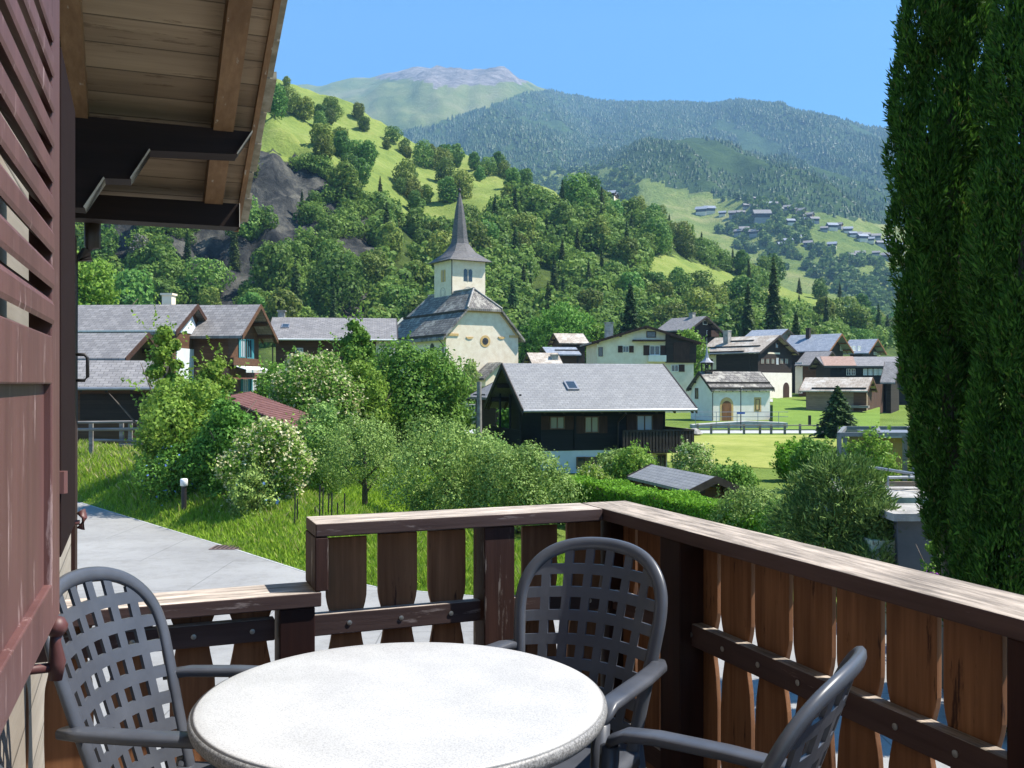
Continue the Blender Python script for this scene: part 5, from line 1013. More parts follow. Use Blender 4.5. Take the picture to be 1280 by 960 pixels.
S('flowering_shrub', 'pale white flowering bush between the near chalet balcony and the meadow', 'flowering shrub', 868, 37, 556, 52, 'lf_grey', 7500, .1, 16, extra=(M['bloom'], 1500, .08), nb=14)
S('shrub', 'green bush with a thin upright shoot behind the garden hut', 'shrub', 915, 33, 584, 56, 'lf_shrub', 9000, .1, 17, nb=14)
S('shrub', 'bright green leafy bush at the right end of the meadow', 'shrub', 993, 40, 553, 46, 'lf_hedge', 8000, .12, 18, nb=12)
S('shrub', 'dark upright bush in front of the bright green one by the meadow', 'shrub', 1015, 36, 548, 50, 'lf_shrub', 9000, .11, 19, nb=12)
S('shrub', 'yellow-green bush between the meadow bushes and the pergola', 'shrub', 1040, 37, 558, 50, 'lf_lime', 8000, .11, 191, nb=12)
S('shrub', 'olive green shrub leaning over the hedge end left of the mountain pine', 'shrub', 940, 21, 612, 130, 'lf_grey', 24000, .06, 20, nb=24, sub=.25)
S('shrub', 'darker olive shrub right behind the handrail between hedge and pine', 'shrub', 985, 19.5, 624, 90, 'lf_shrub', 16000, .055, 21, nb=18, sub=.27)
S('small_tree', 'thin young tree with airy leaves in front of the pergola', 'tree', 1090, 26, 534, 60, 'lf_lime', 3600, .09, 22, base=.3, nb=12, sub=.26, tr=.04)
S('shrub', 'light green climber bush under the pergola beam', 'shrub', 1108, 28, 574, 46, 'lf_lime', 6000, .08, 23, nb=10)
S('shrub', 'pale yellow-green shrub tight against the thuja', 'shrub', 1150, 27, 570, 44, 'lf_lime', 6000, .08, 24, nb=10)
S('shrub', 'dark leafy bush on the terrace edge below the pergola', 'shrub', 1060, 27, 588, 66, 'lf_shrub', 9000, .08, 25, nb=12)
def needles(blobs, n, rng, size):
    P, Nn = blob_points(blobs, n, rng, .3, .6); d = Nn / np.linalg.norm(Nn, axis=1, keepdims=True); d[:, 2] += .5; d /= np.linalg.norm(d, axis=1, keepdims=True); r = rng.normal(size=P.shape); t = np.cross(d, r); t /= np.linalg.norm(t, axis=1, keepdims=True)
    s = (size * rng.uniform(.7, 1.4, len(P)))[:, None]; return np.stack([P - t * s * .13, P + t * s * .13, P + t * s * .05 + d * s, P - t * s * .05 + d * s], 1)
M['lf_pine'] = leafmat('mountain_pine_needles', [(0, (.05, .10, .025)), (.5, (.12, .20, .05)), (1, (.24, .34, .09))], .15, objvar=.05)
for (lab, px, D, pyt, wp, sd_, n_) in (('dense dark mountain pine spreading over the right handrail', 1052, 17, 572, 150, 40, 46000), ('smaller mountain pine with upright candles below the thuja', 1100, 16, 628, 84, 41, 20000)):
    x = (px - 640) / F * D; z = -2.55; h = zof(pyt, D) - z; w = wp / F * D; rg = np.random.RandomState(sd_); bl = broad_blobs(random.Random(sd_), h, w, 0, 30, .27); root = empty('mountain_pine', (x, D, z), 0, lab, 'shrub')
    V = needles(bl, n_, rg, .09); quads_obj('crown', V, M['lf_pine'], root, rg.rand(len(V))); trunk_mb(h * .8, .05, 5, random.Random(2)).build('trunk', M['bark'], root, True)
x, y = gp(1047, 78); make_tree('spruce_tree', 'con', zof(481, 78) - G(x, y), 4.3, 9000, .34, 50, M['lf_con'], 'small dark spruce standing alone beside the granary', 'tree', None, (x, y, G(x, y)))
# clipped hedge: boxy run of leaves on a dark twiggy core
def hedge(name, label, pts, w, h, n, seed):
    rg = np.random.RandomState(seed); root = empty(name, (pts[0][0], pts[0][1], -2.56), 0, label, 'hedge'); P = []; Nn = []; segs = [(Vector(a), Vector(b_)) for a, b_ in zip(pts, pts[1:])]; Ls = [(b_ - a).length for a, b_ in segs]
    for (a, c), L_ in zip(segs, Ls):
        d = (c - a).normalized(); q = Vector((-d.y, d.x)); m_ = int(n * L_ / sum(Ls)); t = rg.rand(m_) * L_; sel = rg.rand(m_); k = w / (w + 2 * h); side = rg.rand(m_) < k
        off = np.where(side, rg.uniform(-.5, .5, m_) * w, np.where(sel < .5, -.5, .5) * w); z = np.where(side, h, rg.uniform(0, h, m_)) + rg.normal(0, .03, m_); off = off + rg.normal(0, .035, m_)
        bul = .06 * np.sin(t * 1.7 + seed) + .04 * np.sin(t * 4.1); X = a.x + d.x * t + q.x * (off * (1 + bul)); Y = a.y + d.y * t + q.y * (off * (1 + bul)); P.append(np.stack([X - pts[0][0], Y - pts[0][1], z * (1 + bul * .6)], 1))
        nx = np.where(side, 0, np.where(sel < .5, -1., 1.)); Nn.append(np.stack([q.x * nx, q.y * nx, side * 1.], 1))
    P = np.concatenate(P); Nn = np.concatenate(Nn) + rg.normal(0, .5, P.shape); quads_obj('foliage', leaf_quads(P, Nn, .075, rg, .6), M['lf_hedge'], root, rg.rand(len(P)))
    b = MB()
    for (a, c) in segs:
        d = (c - a).normalized(); b.box(0, (c - a).length, -w * .4, w * .4, 0, h * .92, 0, Matrix.Translation((a.x - pts[0][0], a.y - pts[0][1], 0)) @ Matrix.Rotation(math.atan2(d.y, d.x), 4, 'Z'))
    b.build('core', M['bark'], root)
hz_ = lambda px, py, z: ((px - 640) / F * ((EYE - z) * F / (py - 480)), (EYE - z) * F / (py - 480))
H1 = -1.36
hedge('hedge', 'bright green clipped hedge running behind the railing corner', [hz_(700, 600, H1), hz_(748, 604, H1), hz_(830, 618, H1), hz_(905, 632, H1), hz_(1010, 660, H1)], 1.1, H1 + 2.56, 60000, 1)
# pergola, terrace and grey garage at the right
M['perg'] = plain('grey_painted_steel', (.20, .20, .20), .5)
root = empty('pergola', gp(1100, 27) + (-2.55,), 0, 'pale metal pergola with flat beams on thin posts before the thuja', 'pergola'); O_ = root.location.copy()
def beam(b, p, q, r): b.tube([p, q], r, 4)
for (pa, ya, Da), (pb, yb_, Db) in (((1049, 543, 26), (1172, 543, 26)), ((1056, 535, 29), (1140, 535, 29)), ((1049, 543, 26), (1056, 535, 29)), ((1150, 543, 26), (1135, 535, 29)), ((1100, 543, 26), (1096, 535, 29))): b = MB(); b.tube([at(pa, ya, Da), at(pb, yb_, Db)], .075, 4); b.build('beam', M['perg'], root, off=O_)
for px, py, D in ((1049, 543, 26), (1143, 543, 26), (1131, 543, 26.3), (1170, 543, 26), (1056, 535, 29)): p = at(px, py, D); b = MB(); b.box(p.x - .05, p.x + .05, p.y - .05, p.y + .05, -2.55, p.z); b.build('post', M['perg'], root, off=O_)
M['awn'] = plain('ochre_wall', (.30, .20, .06), .8)
root = empty('house', gp(1124, 33) + (-2.55,), 0, 'low ochre walled house behind the pergola with a dark window opening', 'house'); b = MB(); b.box(-.4, 3.6, 0, 4, 0, 2.2); b.build('wall', M['awn'], root); b = MB(); b.box(-.7, 3.9, -.4, 4.2, 2.2, 2.35); b.build('roof', M['metal'], root); b = MB(); b.box(.5, 3.3, -.04, .0, .4, 2.0); q = b.build('window', M['frame_b'], root); b = MB(); b.box(.6, 3.2, -.05, -.04, .5, 1.9); b.build('pane', M['glass'], q)
root = empty('terrace_wall', gp(1125, 22) + (-2.55,), 0, 'stepped pale terrace with wooden slats and metal handrails below the pergola', 'terrace'); O_ = root.location.copy()
p0, p1 = at(1070, 640, 21), at(1180, 640, 21)
b = MB(); b.box(p0.x, p1.x + 1, 21, 24.5, -2.55, zof(622, 21)); b.build('wall', M['stone'], root, off=O_)
for k, py in enumerate((600, 609, 618)): b = MB(); b.box(at(1085, py, 23).x, p1.x + 1.2, 22.6, 22.68, zof(py + 6, 23), zof(py, 23)); b.build('slat', M['ltwood'], root, off=O_)
for (a_, c_) in ((at(1040, 576, 24), at(1166, 596, 22)), (at(1110, 597, 22), at(1170, 596, 23))): b = MB(); b.tube([a_, c_], .035, 6); b.build('handrail', M['metal'], root, off=O_)
for px, py, D in ((1040, 576, 24), (1110, 597, 22), (1166, 596, 22)): p = at(px, py, D); b = MB(); b.tube([p, (p.x, p.y, -2.5)], .025, 6); b.build('handrail_post', M['metal'], root, off=O_)
root = empty('garage', gp(1150, 15.5) + (-2.55,), 0, 'flat roofed grey garage with white roof edge half hidden by the thuja', 'garage'); O_ = root.location.copy(); x0 = at(1122, 650, 15.5).x; zt = zof(650, 15.5)
b = MB(); b.box(x0, x0 + 4, 15.5, 16.6, -2.55, zt); b.build('wall', mottled('grey_garage', (.075, .08, .085), (.10, .105, .11), 2), root, off=O_); b = MB(); b.box(x0 - .12, x0 + 4.1, 15.35, 16.7, zt, zt + .12); b.build('roof_slab', M['stone'], root, off=O_)
b = MB(); b.box(x0 - .38, x0 - .002, 15.6, 16.5, -2.55, zt - .35); b.build('planter', plain('pale_green_planter', (.42, .45, .33), .8), root, off=O_)
x = at(1175, 700, 14).x; rg = np.random.RandomState(7); bl = [(x + rg.uniform(-.5, .5), 14 + rg.uniform(-.3, .3), -1.55 + rg.uniform(-.2, .1), .25, .25, .25) for _ in range(7)]; P, Nn = blob_points(bl, 1800, rg); o_ = quads_obj('lavender', leaf_quads(P - np.array([x, 14, -2.55]), Nn, .05, rg), M['bloom_p'], None); o_.location = (x, 14, -2.55); tag(o_, 'patch of purple flowers at the foot of the thuja', 'flowers')
# thujas
def thuja(label, cx, D, prof, n, seed, size=.085):
    """prof: list of (z, left x, right x) of the outline"""
    rg = np.random.RandomState(seed); rp = random.Random(seed); root = empty('thuja', (cx, D, -2.56), 0, label, 'tree'); bl = []
    z = -2.3
    while z < prof[-1][0] - .3:
        xl = lerp_knots([(p[0], p[1]) for p in prof], z); xr = lerp_knots([(p[0], p[2]) for p in prof], z); c = (xl + xr) / 2 - cx; r = (xr - xl) / 2
        bl.append((c, 0, z + 2.56, r * .60, r * .56, .5))
        for k in range(8):
            a = rp.uniform(0, 6.28); s_ = r * (rp.uniform(.13, .22) if k % 3 else rp.uniform(.26, .4)); rq = r * rp.uniform(.80, 1.08); bl.append((c + math.cos(a) * (rq - s_ * .9), math.sin(a) * (rq - s_ * .9) * .85, z + 2.56 + rp.uniform(-.2, .2), s_, s_, s_ * rp.uniform(1.8, 3.4)))
        z += .34
    P, Nn = blob_points(bl, n, rg, .22, .35, .02); d = Nn / np.linalg.norm(Nn, axis=1, keepdims=True); d = d * .55 + np.array([0, 0, .8]) + rg.normal(0, .3, P.shape); d /= np.linalg.norm(d, axis=1, keepdims=True)
    r = rg.normal(size=P.shape); t = np.cross(d, Nn * .4 + r); t /= np.linalg.norm(t, axis=1, keepdims=True); s = (size * rg.uniform(.6, 1.4, len(P)))[:, None]
    V = np.stack([P - t * s * .05, P + t * s * .15 + d * s * .5, P + d * s * 1.15, P - t * s * .15 + d * s * .45], 1); quads_obj('crown', V, M['lf_thuja'], root, rg.rand(len(P)))
    b = MB(); H_ = prof[-1][0] + 2.56; b.tube([(0, 0, 0), (0, 0, H_ * .5), (0, 0, H_ * .85)], [.14, .1, .03], 8); b.build('trunk', M['bark'], root)
def tp(D, rows): return [(zof(py, D), (a - 640) / F * D, (c - 640) / F * D) for py, a, c in rows]
thuja('tall dark thuja column nearer the village, narrowing towards its foot', (1190 - 640) / F * 12.6, 12.6, tp(12.6, [(880, 1178, 1250), (720, 1188, 1245), (650, 1152, 1250), (590, 1146, 1240), (540, 1130, 1240), (500, 1124, 1242), (380, 1122, 1250), (250, 1114, 1246), (150, 1112, 1246), (0, 1134, 1246), (-160, 1150, 1240), (-330, 1190, 1215)]), 330000, 1, .072)
thuja('broad dark thuja column at the picture edge behind the right handrail', (1285 - 640) / F * 11.2, 11.2, tp(11.2, [(900, 1190, 1390), (700, 1192, 1390), (620, 1206, 1395), (560, 1216, 1395), (440, 1222, 1390), (330, 1206, 1385), (200, 1218, 1380), (60, 1232, 1375), (-60, 1240, 1365), (-220, 1255, 1350), (-380, 1290, 1320)]), 360000, 2, .07)
S('shrub', 'lime green sprig bush peeping between garage and thuja', 'shrub', 1172, 14.5, 648, 40, 'lf_lime', 1500, .07, 27, nb=8)
# trees just behind the village
V2 = [('bright yellow-green broadleaf tree left behind the farmhouse roof', 112, 92, 322, 95, 'lf_lime', 12000, .42, 'b'), ('round fresh green tree right behind the church', 700, 168, 386, 96, 'lf_shrub', 14000, .55, 'b'), ('dark green tree left beside the round one behind the church', 668, 172, 400, 52, 'lf_shrub', 8000, .55, 'b'),
      ('dark feathery conifer behind the white house', 788, 176, 352, 56, 'lf_con', 7000, .8, 'con'), ('light green tree between the white house chimney and the dark conifer', 752, 165, 404, 36, 'lf_lime', 6000, .5, 'b'), ('yellow-green tree behind the black barn half of the white house', 862, 150, 409, 40, 'lf_lime', 6000, .4, 'b'),
      ('dark spruce behind the chimney of the blue roofed chalet', 995, 192, 386, 34, 'lf_con', 5000, .7, 'con'), ('tall dark spruce above the roof of the timber house', 967, 215, 318, 40, 'lf_con', 6000, .9, 'con'), ('spruce between the timber house and the thuja wood edge', 935, 210, 352, 36, 'lf_con', 5000, .9, 'con'),
      ('bushy tree tight against the left wall of the near chalet shed', 560, 60, 452, 44, 'lf_shrub', 7000, .22, 'b'), ('small brownish bush at the church porch', 587, 126, 452, 30, 'lf_grey', 3000, .3, 'b')]
for i, (lab, px, D, pyt, wp, mt_, n_, sz, kd) in enumerate(V2): S('broadleaf_tree' if kd == 'b' else 'spruce_tree', lab, 'tree', px, D, pyt, wp, mt_, n_, sz, 70 + i, kd, base=.1, nb=20, sub=.3)
# bushes hiding the foot of the left houses and along the hill foot
for i, (px, D, pyt, wp, mt_) in enumerate([(95, 60, 446, 80, 'lf_shrub'), (240, 47, 470, 60, 'lf_shrub'), (310, 46, 494, 50, 'lf_lime'), (350, 60, 452, 60, 'lf_shrub'), (470, 66, 440, 70, 'lf_shrub'), (545, 75, 470, 60, 'lf_shrub'), (640, 52, 505, 40, 'lf_shrub')]):
    S('shrub', ['dark bush behind the farmhouse', 'bush at the pale corner of the farmhouse', 'lime bush by the red roofed shed', 'bush between shuttered chalet and long farmhouse', 'bush before the long farmhouse right end', 'bush between green tree and church', 'bush at the left gallery of the near chalet'][i], 'shrub', px, D, pyt, wp, mt_, 7000, .2, 120 + i, nb=14)
# ------------------------------------------------------------------ the house we stand at, balcony railing, table and chairs
# local frame: x = b (to the right along the back railing), y = a (away along the house wall), both measured from the point under the camera
BR, AR = 1.684, 3.308            # inner corner of the handrails
M['stain'] = wood('stained_larch_rail', (.06, .036, .034), (.115, .075, .068), 'x', 40, .7, worn=(.22, .18, .17), wornlo=.60, top=(.50, .43, .37), bd=.003)
M['stain_y'] = wood('stained_larch_rail_long', (.075, .042, .038), (.135, .082, .072), 'y', 40, .7, worn=(.22, .17, .16), wornlo=.64, top=(.40, .34, .285), bd=.003)
M['slat'] = wood('stained_larch_slats', (.17, .07, .03), (.36, .175, .085), 'z', 34, .62, worn=(.05, .02, .012), wornlo=.60, bd=.002)
M['slat_d'] = wood('dark_stained_post', (.022, .007, .006), (.05, .017, .012), 'z', 34, .6, bd=.002)
M['post_w'] = wood('worn_stained_post', (.035, .015, .012), (.075, .035, .027), 'z', 40, .7, worn=(.20, .17, .15), wornlo=.57, bd=.003)
M['screw'] = plain('zinc_screw', (.45, .45, .43), .35, .5, .8)
root = empty('balcony_railing', W(BR, AR, 0), A0, 'stained larch balcony railing with curved flat slats and weathered peeling handrails', 'railing')
def rb(b, name, mat, bevel=.004, smooth=False, parent=None):
    return b.build(name, mat, parent or root, smooth, bevel, off=(BR, AR, 0))
HR_T, TH = 1.0, .046
SE = .58                          # b where the raised back part ends
b = MB(); b.box(SE, BR - .006, AR, AR + .2, HR_T - TH, HR_T); rb(b, 'handrail', M['stain'])
b = MB(); b.box(BR, BR + .2, -1.6, AR + .2, HR_T - TH, HR_T); rb(b, 'handrail', M['stain_y'])
b = MB(); b.box(-.315, SE + .02, AR, AR + .2, .715, .765); rb(b, 'handrail', M['stain'])
b = MB(); b.box(SE - .002, SE + .044, AR + .001, AR + .2, .767, HR_T - TH - .002); rb(b, 'end_board', M['post_w'])
AM = AR + .055; BM_ = BR + .058   # front faces of the mid rails
b = MB(); b.box(SE + .0, BM_ - .0, AM, AM + .045, .60, .675); rb(b, 'mid_rail', M['stain'])
b = MB(); b.box(-.315, SE - .13, AM, AM + .045, .60, .675); rb(b, 'mid_rail', M['stain'])
b = MB(); b.box(BM_, BM_ + .045, -1.6, AM + .04, .60, .675); rb(b, 'mid_rail', M['stain_y'])
b = MB(); b.box(-.315, BM_, AM, AM + .045, .10, .175); rb(b, 'bottom_rail', M['stain'])
b = MB(); b.box(BM_, BM_ + .045, -1.6, AM + .04, .10, .175); rb(b, 'bottom_rail', M['stain_y'])
for (b0, top, mt_) in ((BR - .425 - .06, HR_T - TH - .002, 'post_w'), (SE - .12, .713, 'slat_d')):
    b = MB(); b.box(b0, b0 + .12, AR + .012, AR + .14, 0, top); rb(b, 'post', M[mt_])
for a0 in (AR - .53, AR - 1.95, AR - 3.4): b = MB(); b.box(BR + .012, BR + .14, a0, a0 + .13, 0, HR_T - TH - .002); rb(b, 'post', M['slat_d'])
b = MB(); b.box(BR + .045, BR + .175, AR + .04, AR + .17, 0, HR_T - TH - .002); rb(b, 'post', M['slat_d'])
def slat_outline(w, top, flat=True):
    hw = w / 2; K = [(.04, .74), (.12, .9), (.25, 1.0), (.42, 1.0), (.52, .90), (.585, .72), (.62, .70), (.655, .76), (.685, .90), (.72, 1.0)]
    zs = [.04 + (top - .04) * i / 34 for i in range(35)]; f = lambda z: (lerp_knots(K, z - .012) + lerp_knots(K, z) + lerp_knots(K, z + .012)) / 3
    return [(hw * f(z), z) for z in zs] + [(-hw * f(z), z) for z in reversed(zs)]
def slat_outline_low(w, top):
    hw = w / 2; K = [(.04, .62), (.10, .72), (.20, .95), (.32, 1.0), (.44, 1.0), (.50, .97), (.575, .76), (.62, .70), (.66, .80), (.70, 1.0)]
    zs = [.04 + (top - .04) * i / 34 for i in range(35)]; return [(hw * lerp_knots(K, z), z) for z in zs] + [(-hw * lerp_knots(K, z), z) for z in reversed(zs)]
rs = random.Random(21)
def slat_back(bc, top, low=False):
    o = (slat_outline_low if low else slat_outline)(.146, top); b = MB(); b.prism([(p[0] + bc, p[1]) for p in o], AM + .047, AM + .065, 'y'); s = rb(b, 'slat', M['slat'], .002)
    for z in (.638, .138): b = MB(); b.lathe([(.008, 0), (.009, .003), (.003, .004)], 10); q = b.build('screw', M['screw'], s); q.location = (bc - BR, AM - AR, z); q.rotation_euler = (R(90), 0, 0)
    return s
k = SE + .135; i = 0
for i in range(6): slat_back(SE + .128 + i * .188, .935 + rs.uniform(-.004, .004))
for i in range(5): slat_back(SE - .205 - i * .19, .70, True)
for i in range(26):
    ac = AR + .03 - i * .186
    if ac < -1.5: break
    o = slat_outline(.166, .935 + rs.uniform(-.004, .004)); b = MB(); b.prism([(p[0] + ac, p[1]) for p in o], BM_ + .047, BM_ + .064, 'x'); s = rb(b, 'slat', M['slat'], .002)
    for z in (.638, .138): b = MB(); b.lathe([(.008, 0), (.009, .003), (.003, .004)], 10); q = b.build('screw', M['screw'], s); q.location = (BM_ - BR, ac - AR, z); q.rotation_euler = (0, R(-90), 0)
# balcony floor
root = empty('balcony_floor', W(.7, 1.2, 0), A0); b = MB(); root['kind'] = 'structure'
k = -1.9
M['deck'] = wood('deck_boards', (.10, .085, .075), (.20, .175, .155), 'x', 40, .8)
while k < AR + .25: b.box(-.3, BR + .2, k, k + .135, -.03, 0); k += .142
b.build('deck_boards', M['deck'], root, bevel=.003, off=(.7, 1.2, 0)); b = MB(); b.box(-.3, BR + .2, -1.9, AR + .26, -.22, -.032); b.build('deck_frame', M['slat_d'], root, off=(.7, 1.2, 0))
for x_ in (-.1, BR + .1): b = MB(); b.box(x_ - .08, x_ + .08, AR + .04, AR + .2, -2.56, -.221); b.build('deck_post', M['slat_d'], root, off=(.7, 1.2, 0))
# own house
WB = -.32
root = empty('house', W(-3, 2, -2.55), A0, 'own timber house at the picture edge with light boards, stepped purlins and wide plank eaves', 'house'); OFF = (-3, 2, -2.55)
M['siding'] = wood('pale_weathered_siding', (.27, .235, .19), (.44, .39, .33), 'y', 30, .8, board=.21, gapc=.25, bd=.006)
M['soffit'] = wood('aged_soffit_boards', (.24, .17, .11), (.42, .32, .215), 'x', 34, .75, board=.165, board_ax=1, gapc=.12, worn=(.10, .06, .035), wornlo=.58, bd=.006)
M['rafter'] = wood('rafter_wood', (.20, .11, .055), (.32, .20, .11), 'y', 34, .75, worn=(.38, .34, .28), wornlo=.63)
M['purlin'] = wood('purlin_wood', (.016, .008, .007), (.032, .016, .013), 'x', 34, .7, bd=.003)
M['chamfer'] = wood('lit_chamfer_wood', (.33, .30, .25), (.50, .46, .40), 'x', 34, .8)  # pale colour paints the sunlight on the purlin chamfers
AE = 5.93; SL = math.tan(R(22)); ZU = 2.60 + .404 * 0           # roof underside height at a = AE
def zu(a): return ZU + SL * (AE - a)
b = MB(); P = [(-4.0, -2.6), (AE, -2.6), (AE, zu(AE) - .02), (-4.0, zu(-4.0) - .02)]; b.prism(P, -6.0, WB, 'x'); b.build('wall', M['siding'], root, off=OFF)
b = MB(); b.box(WB - .1, WB + .02, AE - .16, AE + .03, -2.55, 2.3); b.build('corner_board', M['slat_d'], root, off=OFF)
def slopebox(b, b0, b1, a0, a1, lo, hi, m=0):
    V_ = [(x, a, zu(a) + h) for h in (lo, hi) for x, a in ((b0, a0), (b1, a0), (b1, a1), (b0, a1))]; b.add(V_, [(3, 2, 1, 0), (4, 5, 6, 7), (0, 1, 5, 4), (1, 2, 6, 5), (2, 3, 7, 6), (3, 0, 4, 7)], m)
b = MB(); slopebox(b, -6.4, .615, -4.5, AE + .30, 0.0, .028); b.build('soffit', M['soffit'], root, off=OFF)
b = MB(); slopebox(b, -6.45, .64, -4.5, AE + .34, .03, .16); rf_ = b.build('roof', M['slate_brown'], root, off=OFF)
b = MB()
k = -4.4
rs = random.Random(5)
while k < AE + .32:      # ragged slate ends along the verge
    l_ = .26; b2 = .655 + rs.uniform(-.008, .02); slopebox(b, .40, b2, k, min(k + l_ - .012, AE + .36), -.004 + rs.uniform(0, .006) if False else .029, .05 + rs.uniform(0, .02)); k += l_
b.build('verge_slates', mottled('verge_slate', (.20, .18, .13), (.36, .33, .26), 14, .8), rf_, off=OFF)
b = MB(); slopebox(b, .585, .613, -4.5, AE + .32, -.035, -.002); b.build('verge_board', M['rafter'], rf_, off=OFF)
for x_ in (.38, WB + .02): b = MB(); slopebox(b, x_, x_ + (.10 if x_ > 0 else .09), -4.5, AE + .12, -.125, -.002); b.build('rafter', M['rafter'], root, off=OFF)
# stepped purlin ends: outline (distance from wall, drop below the roof underside)
def purlin(a0, th, steps, name='purlin'):
    zt = zu(a0 + th) - .05; pts = [(WB - .3, zt), (steps[0][0], zt)] + [(x, zt - d) for x, d in steps[1:]]
    b = MB(); b.prism(pts, a0, a0 + th, 'y'); p = b.build(name, M['purlin'], root, off=OFF)
    for (x0, z0), (x1, z1) in zip(pts[1:-1], pts[2:]):
        if abs(z0 - z1) < .004 and x1 > WB + .05 or abs(z0 - z1) > .02:
            if x1 <= WB: continue
            b = MB(); dx, dz = x1 - x0, z1 - z0; l_ = math.hypot(dx, dz); nx, nz = dz / l_ * -.006, dx / l_ * .006
            b.add([(x0, a0 - .001, z0), (x1, a0 - .001, z1), (x1, a0 + th + .001, z1), (x0, a0 + th + .001, z0), (x0 - nx, a0 - .03, z0 - nz), (x1 - nx, a0 - .03, z1 - nz), (x1 - nx, a0 + th, z1 - nz), (x0 - nx, a0 + th, z0 - nz)], [(0, 1, 2, 3), (7, 6, 5, 4), (0, 4, 5, 1), (1, 5, 6, 2), (2, 6, 7, 3), (3, 7, 4, 0)]); b.build('chamfer', M['chamfer'], p, off=OFF)
    return p
def inv_b(px, a):      # b on the line a = const seen at column px
    k = (px - 640) / F; return (k * E1.y * a - E1.x * a) / (E2.x - k * E2.y)
def inv_z(px, py, a): bb = inv_b(px, a); return EYE + (480 - py) / F * (E1.y * a + E2.y * bb)
a_ = 5.16
zt_ = zu(a_ + .16) - .05
def st(*pp): return [(inv_b(px, a_), zt_ - inv_z(px, py, a_)) for px, py in pp]
S1 = st((316, 162), (297, 193), (188, 188), (164, 224), (131, 223), (106, 260), (88, 259))
print('purlin', [tuple(round(x, 2) for x in p) for p in S1], zt_)
S1[0] = (S1[0][0], 0); purlin(a_, .16, S1 + [(WB - .3, S1[-1][1])])
a_ = AE - .12; zt_ = zu(a_ + .16) - .05; bt = inv_b(300, a_); z1_ = zt_ - inv_z(300, 284, a_); purlin(a_, .16, [(bt, 0), (bt, z1_), (WB - .3, z1_)])
a_ = 1.2
# downpipe
b = MB(); p0 = (inv_b(108, AE + .05), AE + .10); b.tube([(p0[0] + .03, p0[1], inv_z(110, 272, AE)), (p0[0] + .03, p0[1], inv_z(110, 306, AE)), (p0[0] + .0, p0[1], inv_z(110, 316, AE)), (WB - .02, AE + .05, inv_z(100, 326, AE)), (WB - .03, AE + .05, -2.5)], .045, 10); b.build('downpipe', M['pipe'], root, True, off=OFF)
# shutters
M['mauve'] = wood('mauve_brown_shutter_paint', (.12, .052, .048), (.18, .085, .078), 'z', 22, .5, worn=(.32, .22, .21), wornlo=.60, bd=.002, spec=.4)
M['dshut'] = plain('near_black_brown', (.016, .008, .008), .85, .1)  # even, nearly black brown over the whole second shutter
SB = -.15
SB = -.138
root = empty('window_shutter', W(SB, 2.118, 1.02), A0 - R(1.9), 'large mauve brown louvred shutter folded open against the house wall', 'shutter')
z0, z1, t, Ls_ = 1.02, 2.25, .04, .95                       # local: y = 0 at the free edge, running back to -Ls_
ZB = -1.02
b = MB(); b.box(-t, 0, -.13, 0, 0, z1 + ZB)
b.box(-t, 0, -Ls_, -Ls_ + .12, 0, z1 + ZB); b.box(-t, 0, -Ls_ + .12, -.13, 0, .085); b.box(-t, 0, -Ls_ + .12, -.13, .46, .55); b.box(-t, 0, -Ls_ + .12, -.13, z1 + ZB - .09, z1 + ZB)
b.build('frame', M['mauve'], root, bevel=.003)
b = MB(); b.box(-.028, -.014, -Ls_ + .115, -.125, .08, .465); b.build('panel', M['mauve'], root)
b = MB(); z = .575
while z < z1 + ZB - .11:
    S_ = [(.002, z - .004), (.004, z + .004), (.004, z + .032), (.0, z + .040), (-.034, z + .072), (-.038, z + .068), (-.038, z + .040), (-.034, z + .034)]
    b.add([(x, y, zz) for y in (-Ls_ + .118, -.128) for x, zz in S_], [tuple(range(8)), tuple(range(15, 7, -1))] + [(k, (k + 1) % 8, (k + 1) % 8 + 8, k + 8) for k in range(8)]); z += .066
b.build('louvre_slats', M['mauve'], root)
M['hb'] = plain('maroon_painted_iron', (.09, .032, .03), .5)
root = empty('shutter_catch', W(WB, 2.06, .93), A0, 'maroon iron shutter catch with round knob below the louvred shutter', 'catch'); OFF = (WB, 2.06, .93)
hb = inv_b(0, 1); A_ = 2.12; bb = inv_b(69, 2.12); zc = EYE - (815 - 480) / F * (E1.y * A_ + E2.y * bb)
b = MB(); b.tube([(WB, A_ - .01, zc - .03), (bb, A_, zc - .03)], .010, 6); b.tube([(bb, A_, zc - .055), (bb + .004, A_, zc - .02), (bb, A_, zc + .02), (bb + .002, A_ + .0, zc + .035)], [.014, .017, .011, .012], 8); b.build('lever', M['hb'], root, True, off=OFF)
b = MB(); n_ = 8; b.lathe([(.001, -.022), (.013, -.017), (.021, -.006), (.022, .004), (.015, .017), (.001, .023)], 14, (bb + .002, A_, zc + .05)); b.build('knob', M['hb'], root, True, off=OFF)
SB = -.15
root = empty('window_shutter', W(SB, 2.5, 1.10), A0, 'dark brown shutter further along the wall seen edge on', 'shutter'); OFF = (SB, 2.5, 1.10)
b = MB(); b.box(SB - .05, SB + .002, 2.32, 2.86, 1.10, 2.22); b.build('frame', M['dshut'], root, bevel=.003, off=OFF)
zc = EYE - (460 - 480) / F * 2.75; b = MB(); b.tube([(SB, 2.925, zc + .036), (SB + .022, 2.925, zc + .036), (SB + .03, 2.925, zc + .026), (SB + .03, 2.925, zc - .026), (SB + .022, 2.925, zc - .036), (SB, 2.925, zc - .036)], .005, 8); b.build('handle', M['iron'], root, True, off=OFF)
zc = EYE - (643 - 480) / F * 2.75; b = MB(); b.tube([(SB + .012, 2.93, zc + .02), (SB + .022, 2.93, zc), (SB + .012, 2.93, zc - .03)], [.014, .008, .012], 8); b.tube([(WB, 2.93, zc - .012), (SB + .01, 2.93, zc - .012)], .007, 6); b.build('catch', M['hb'], root, True, off=OFF)
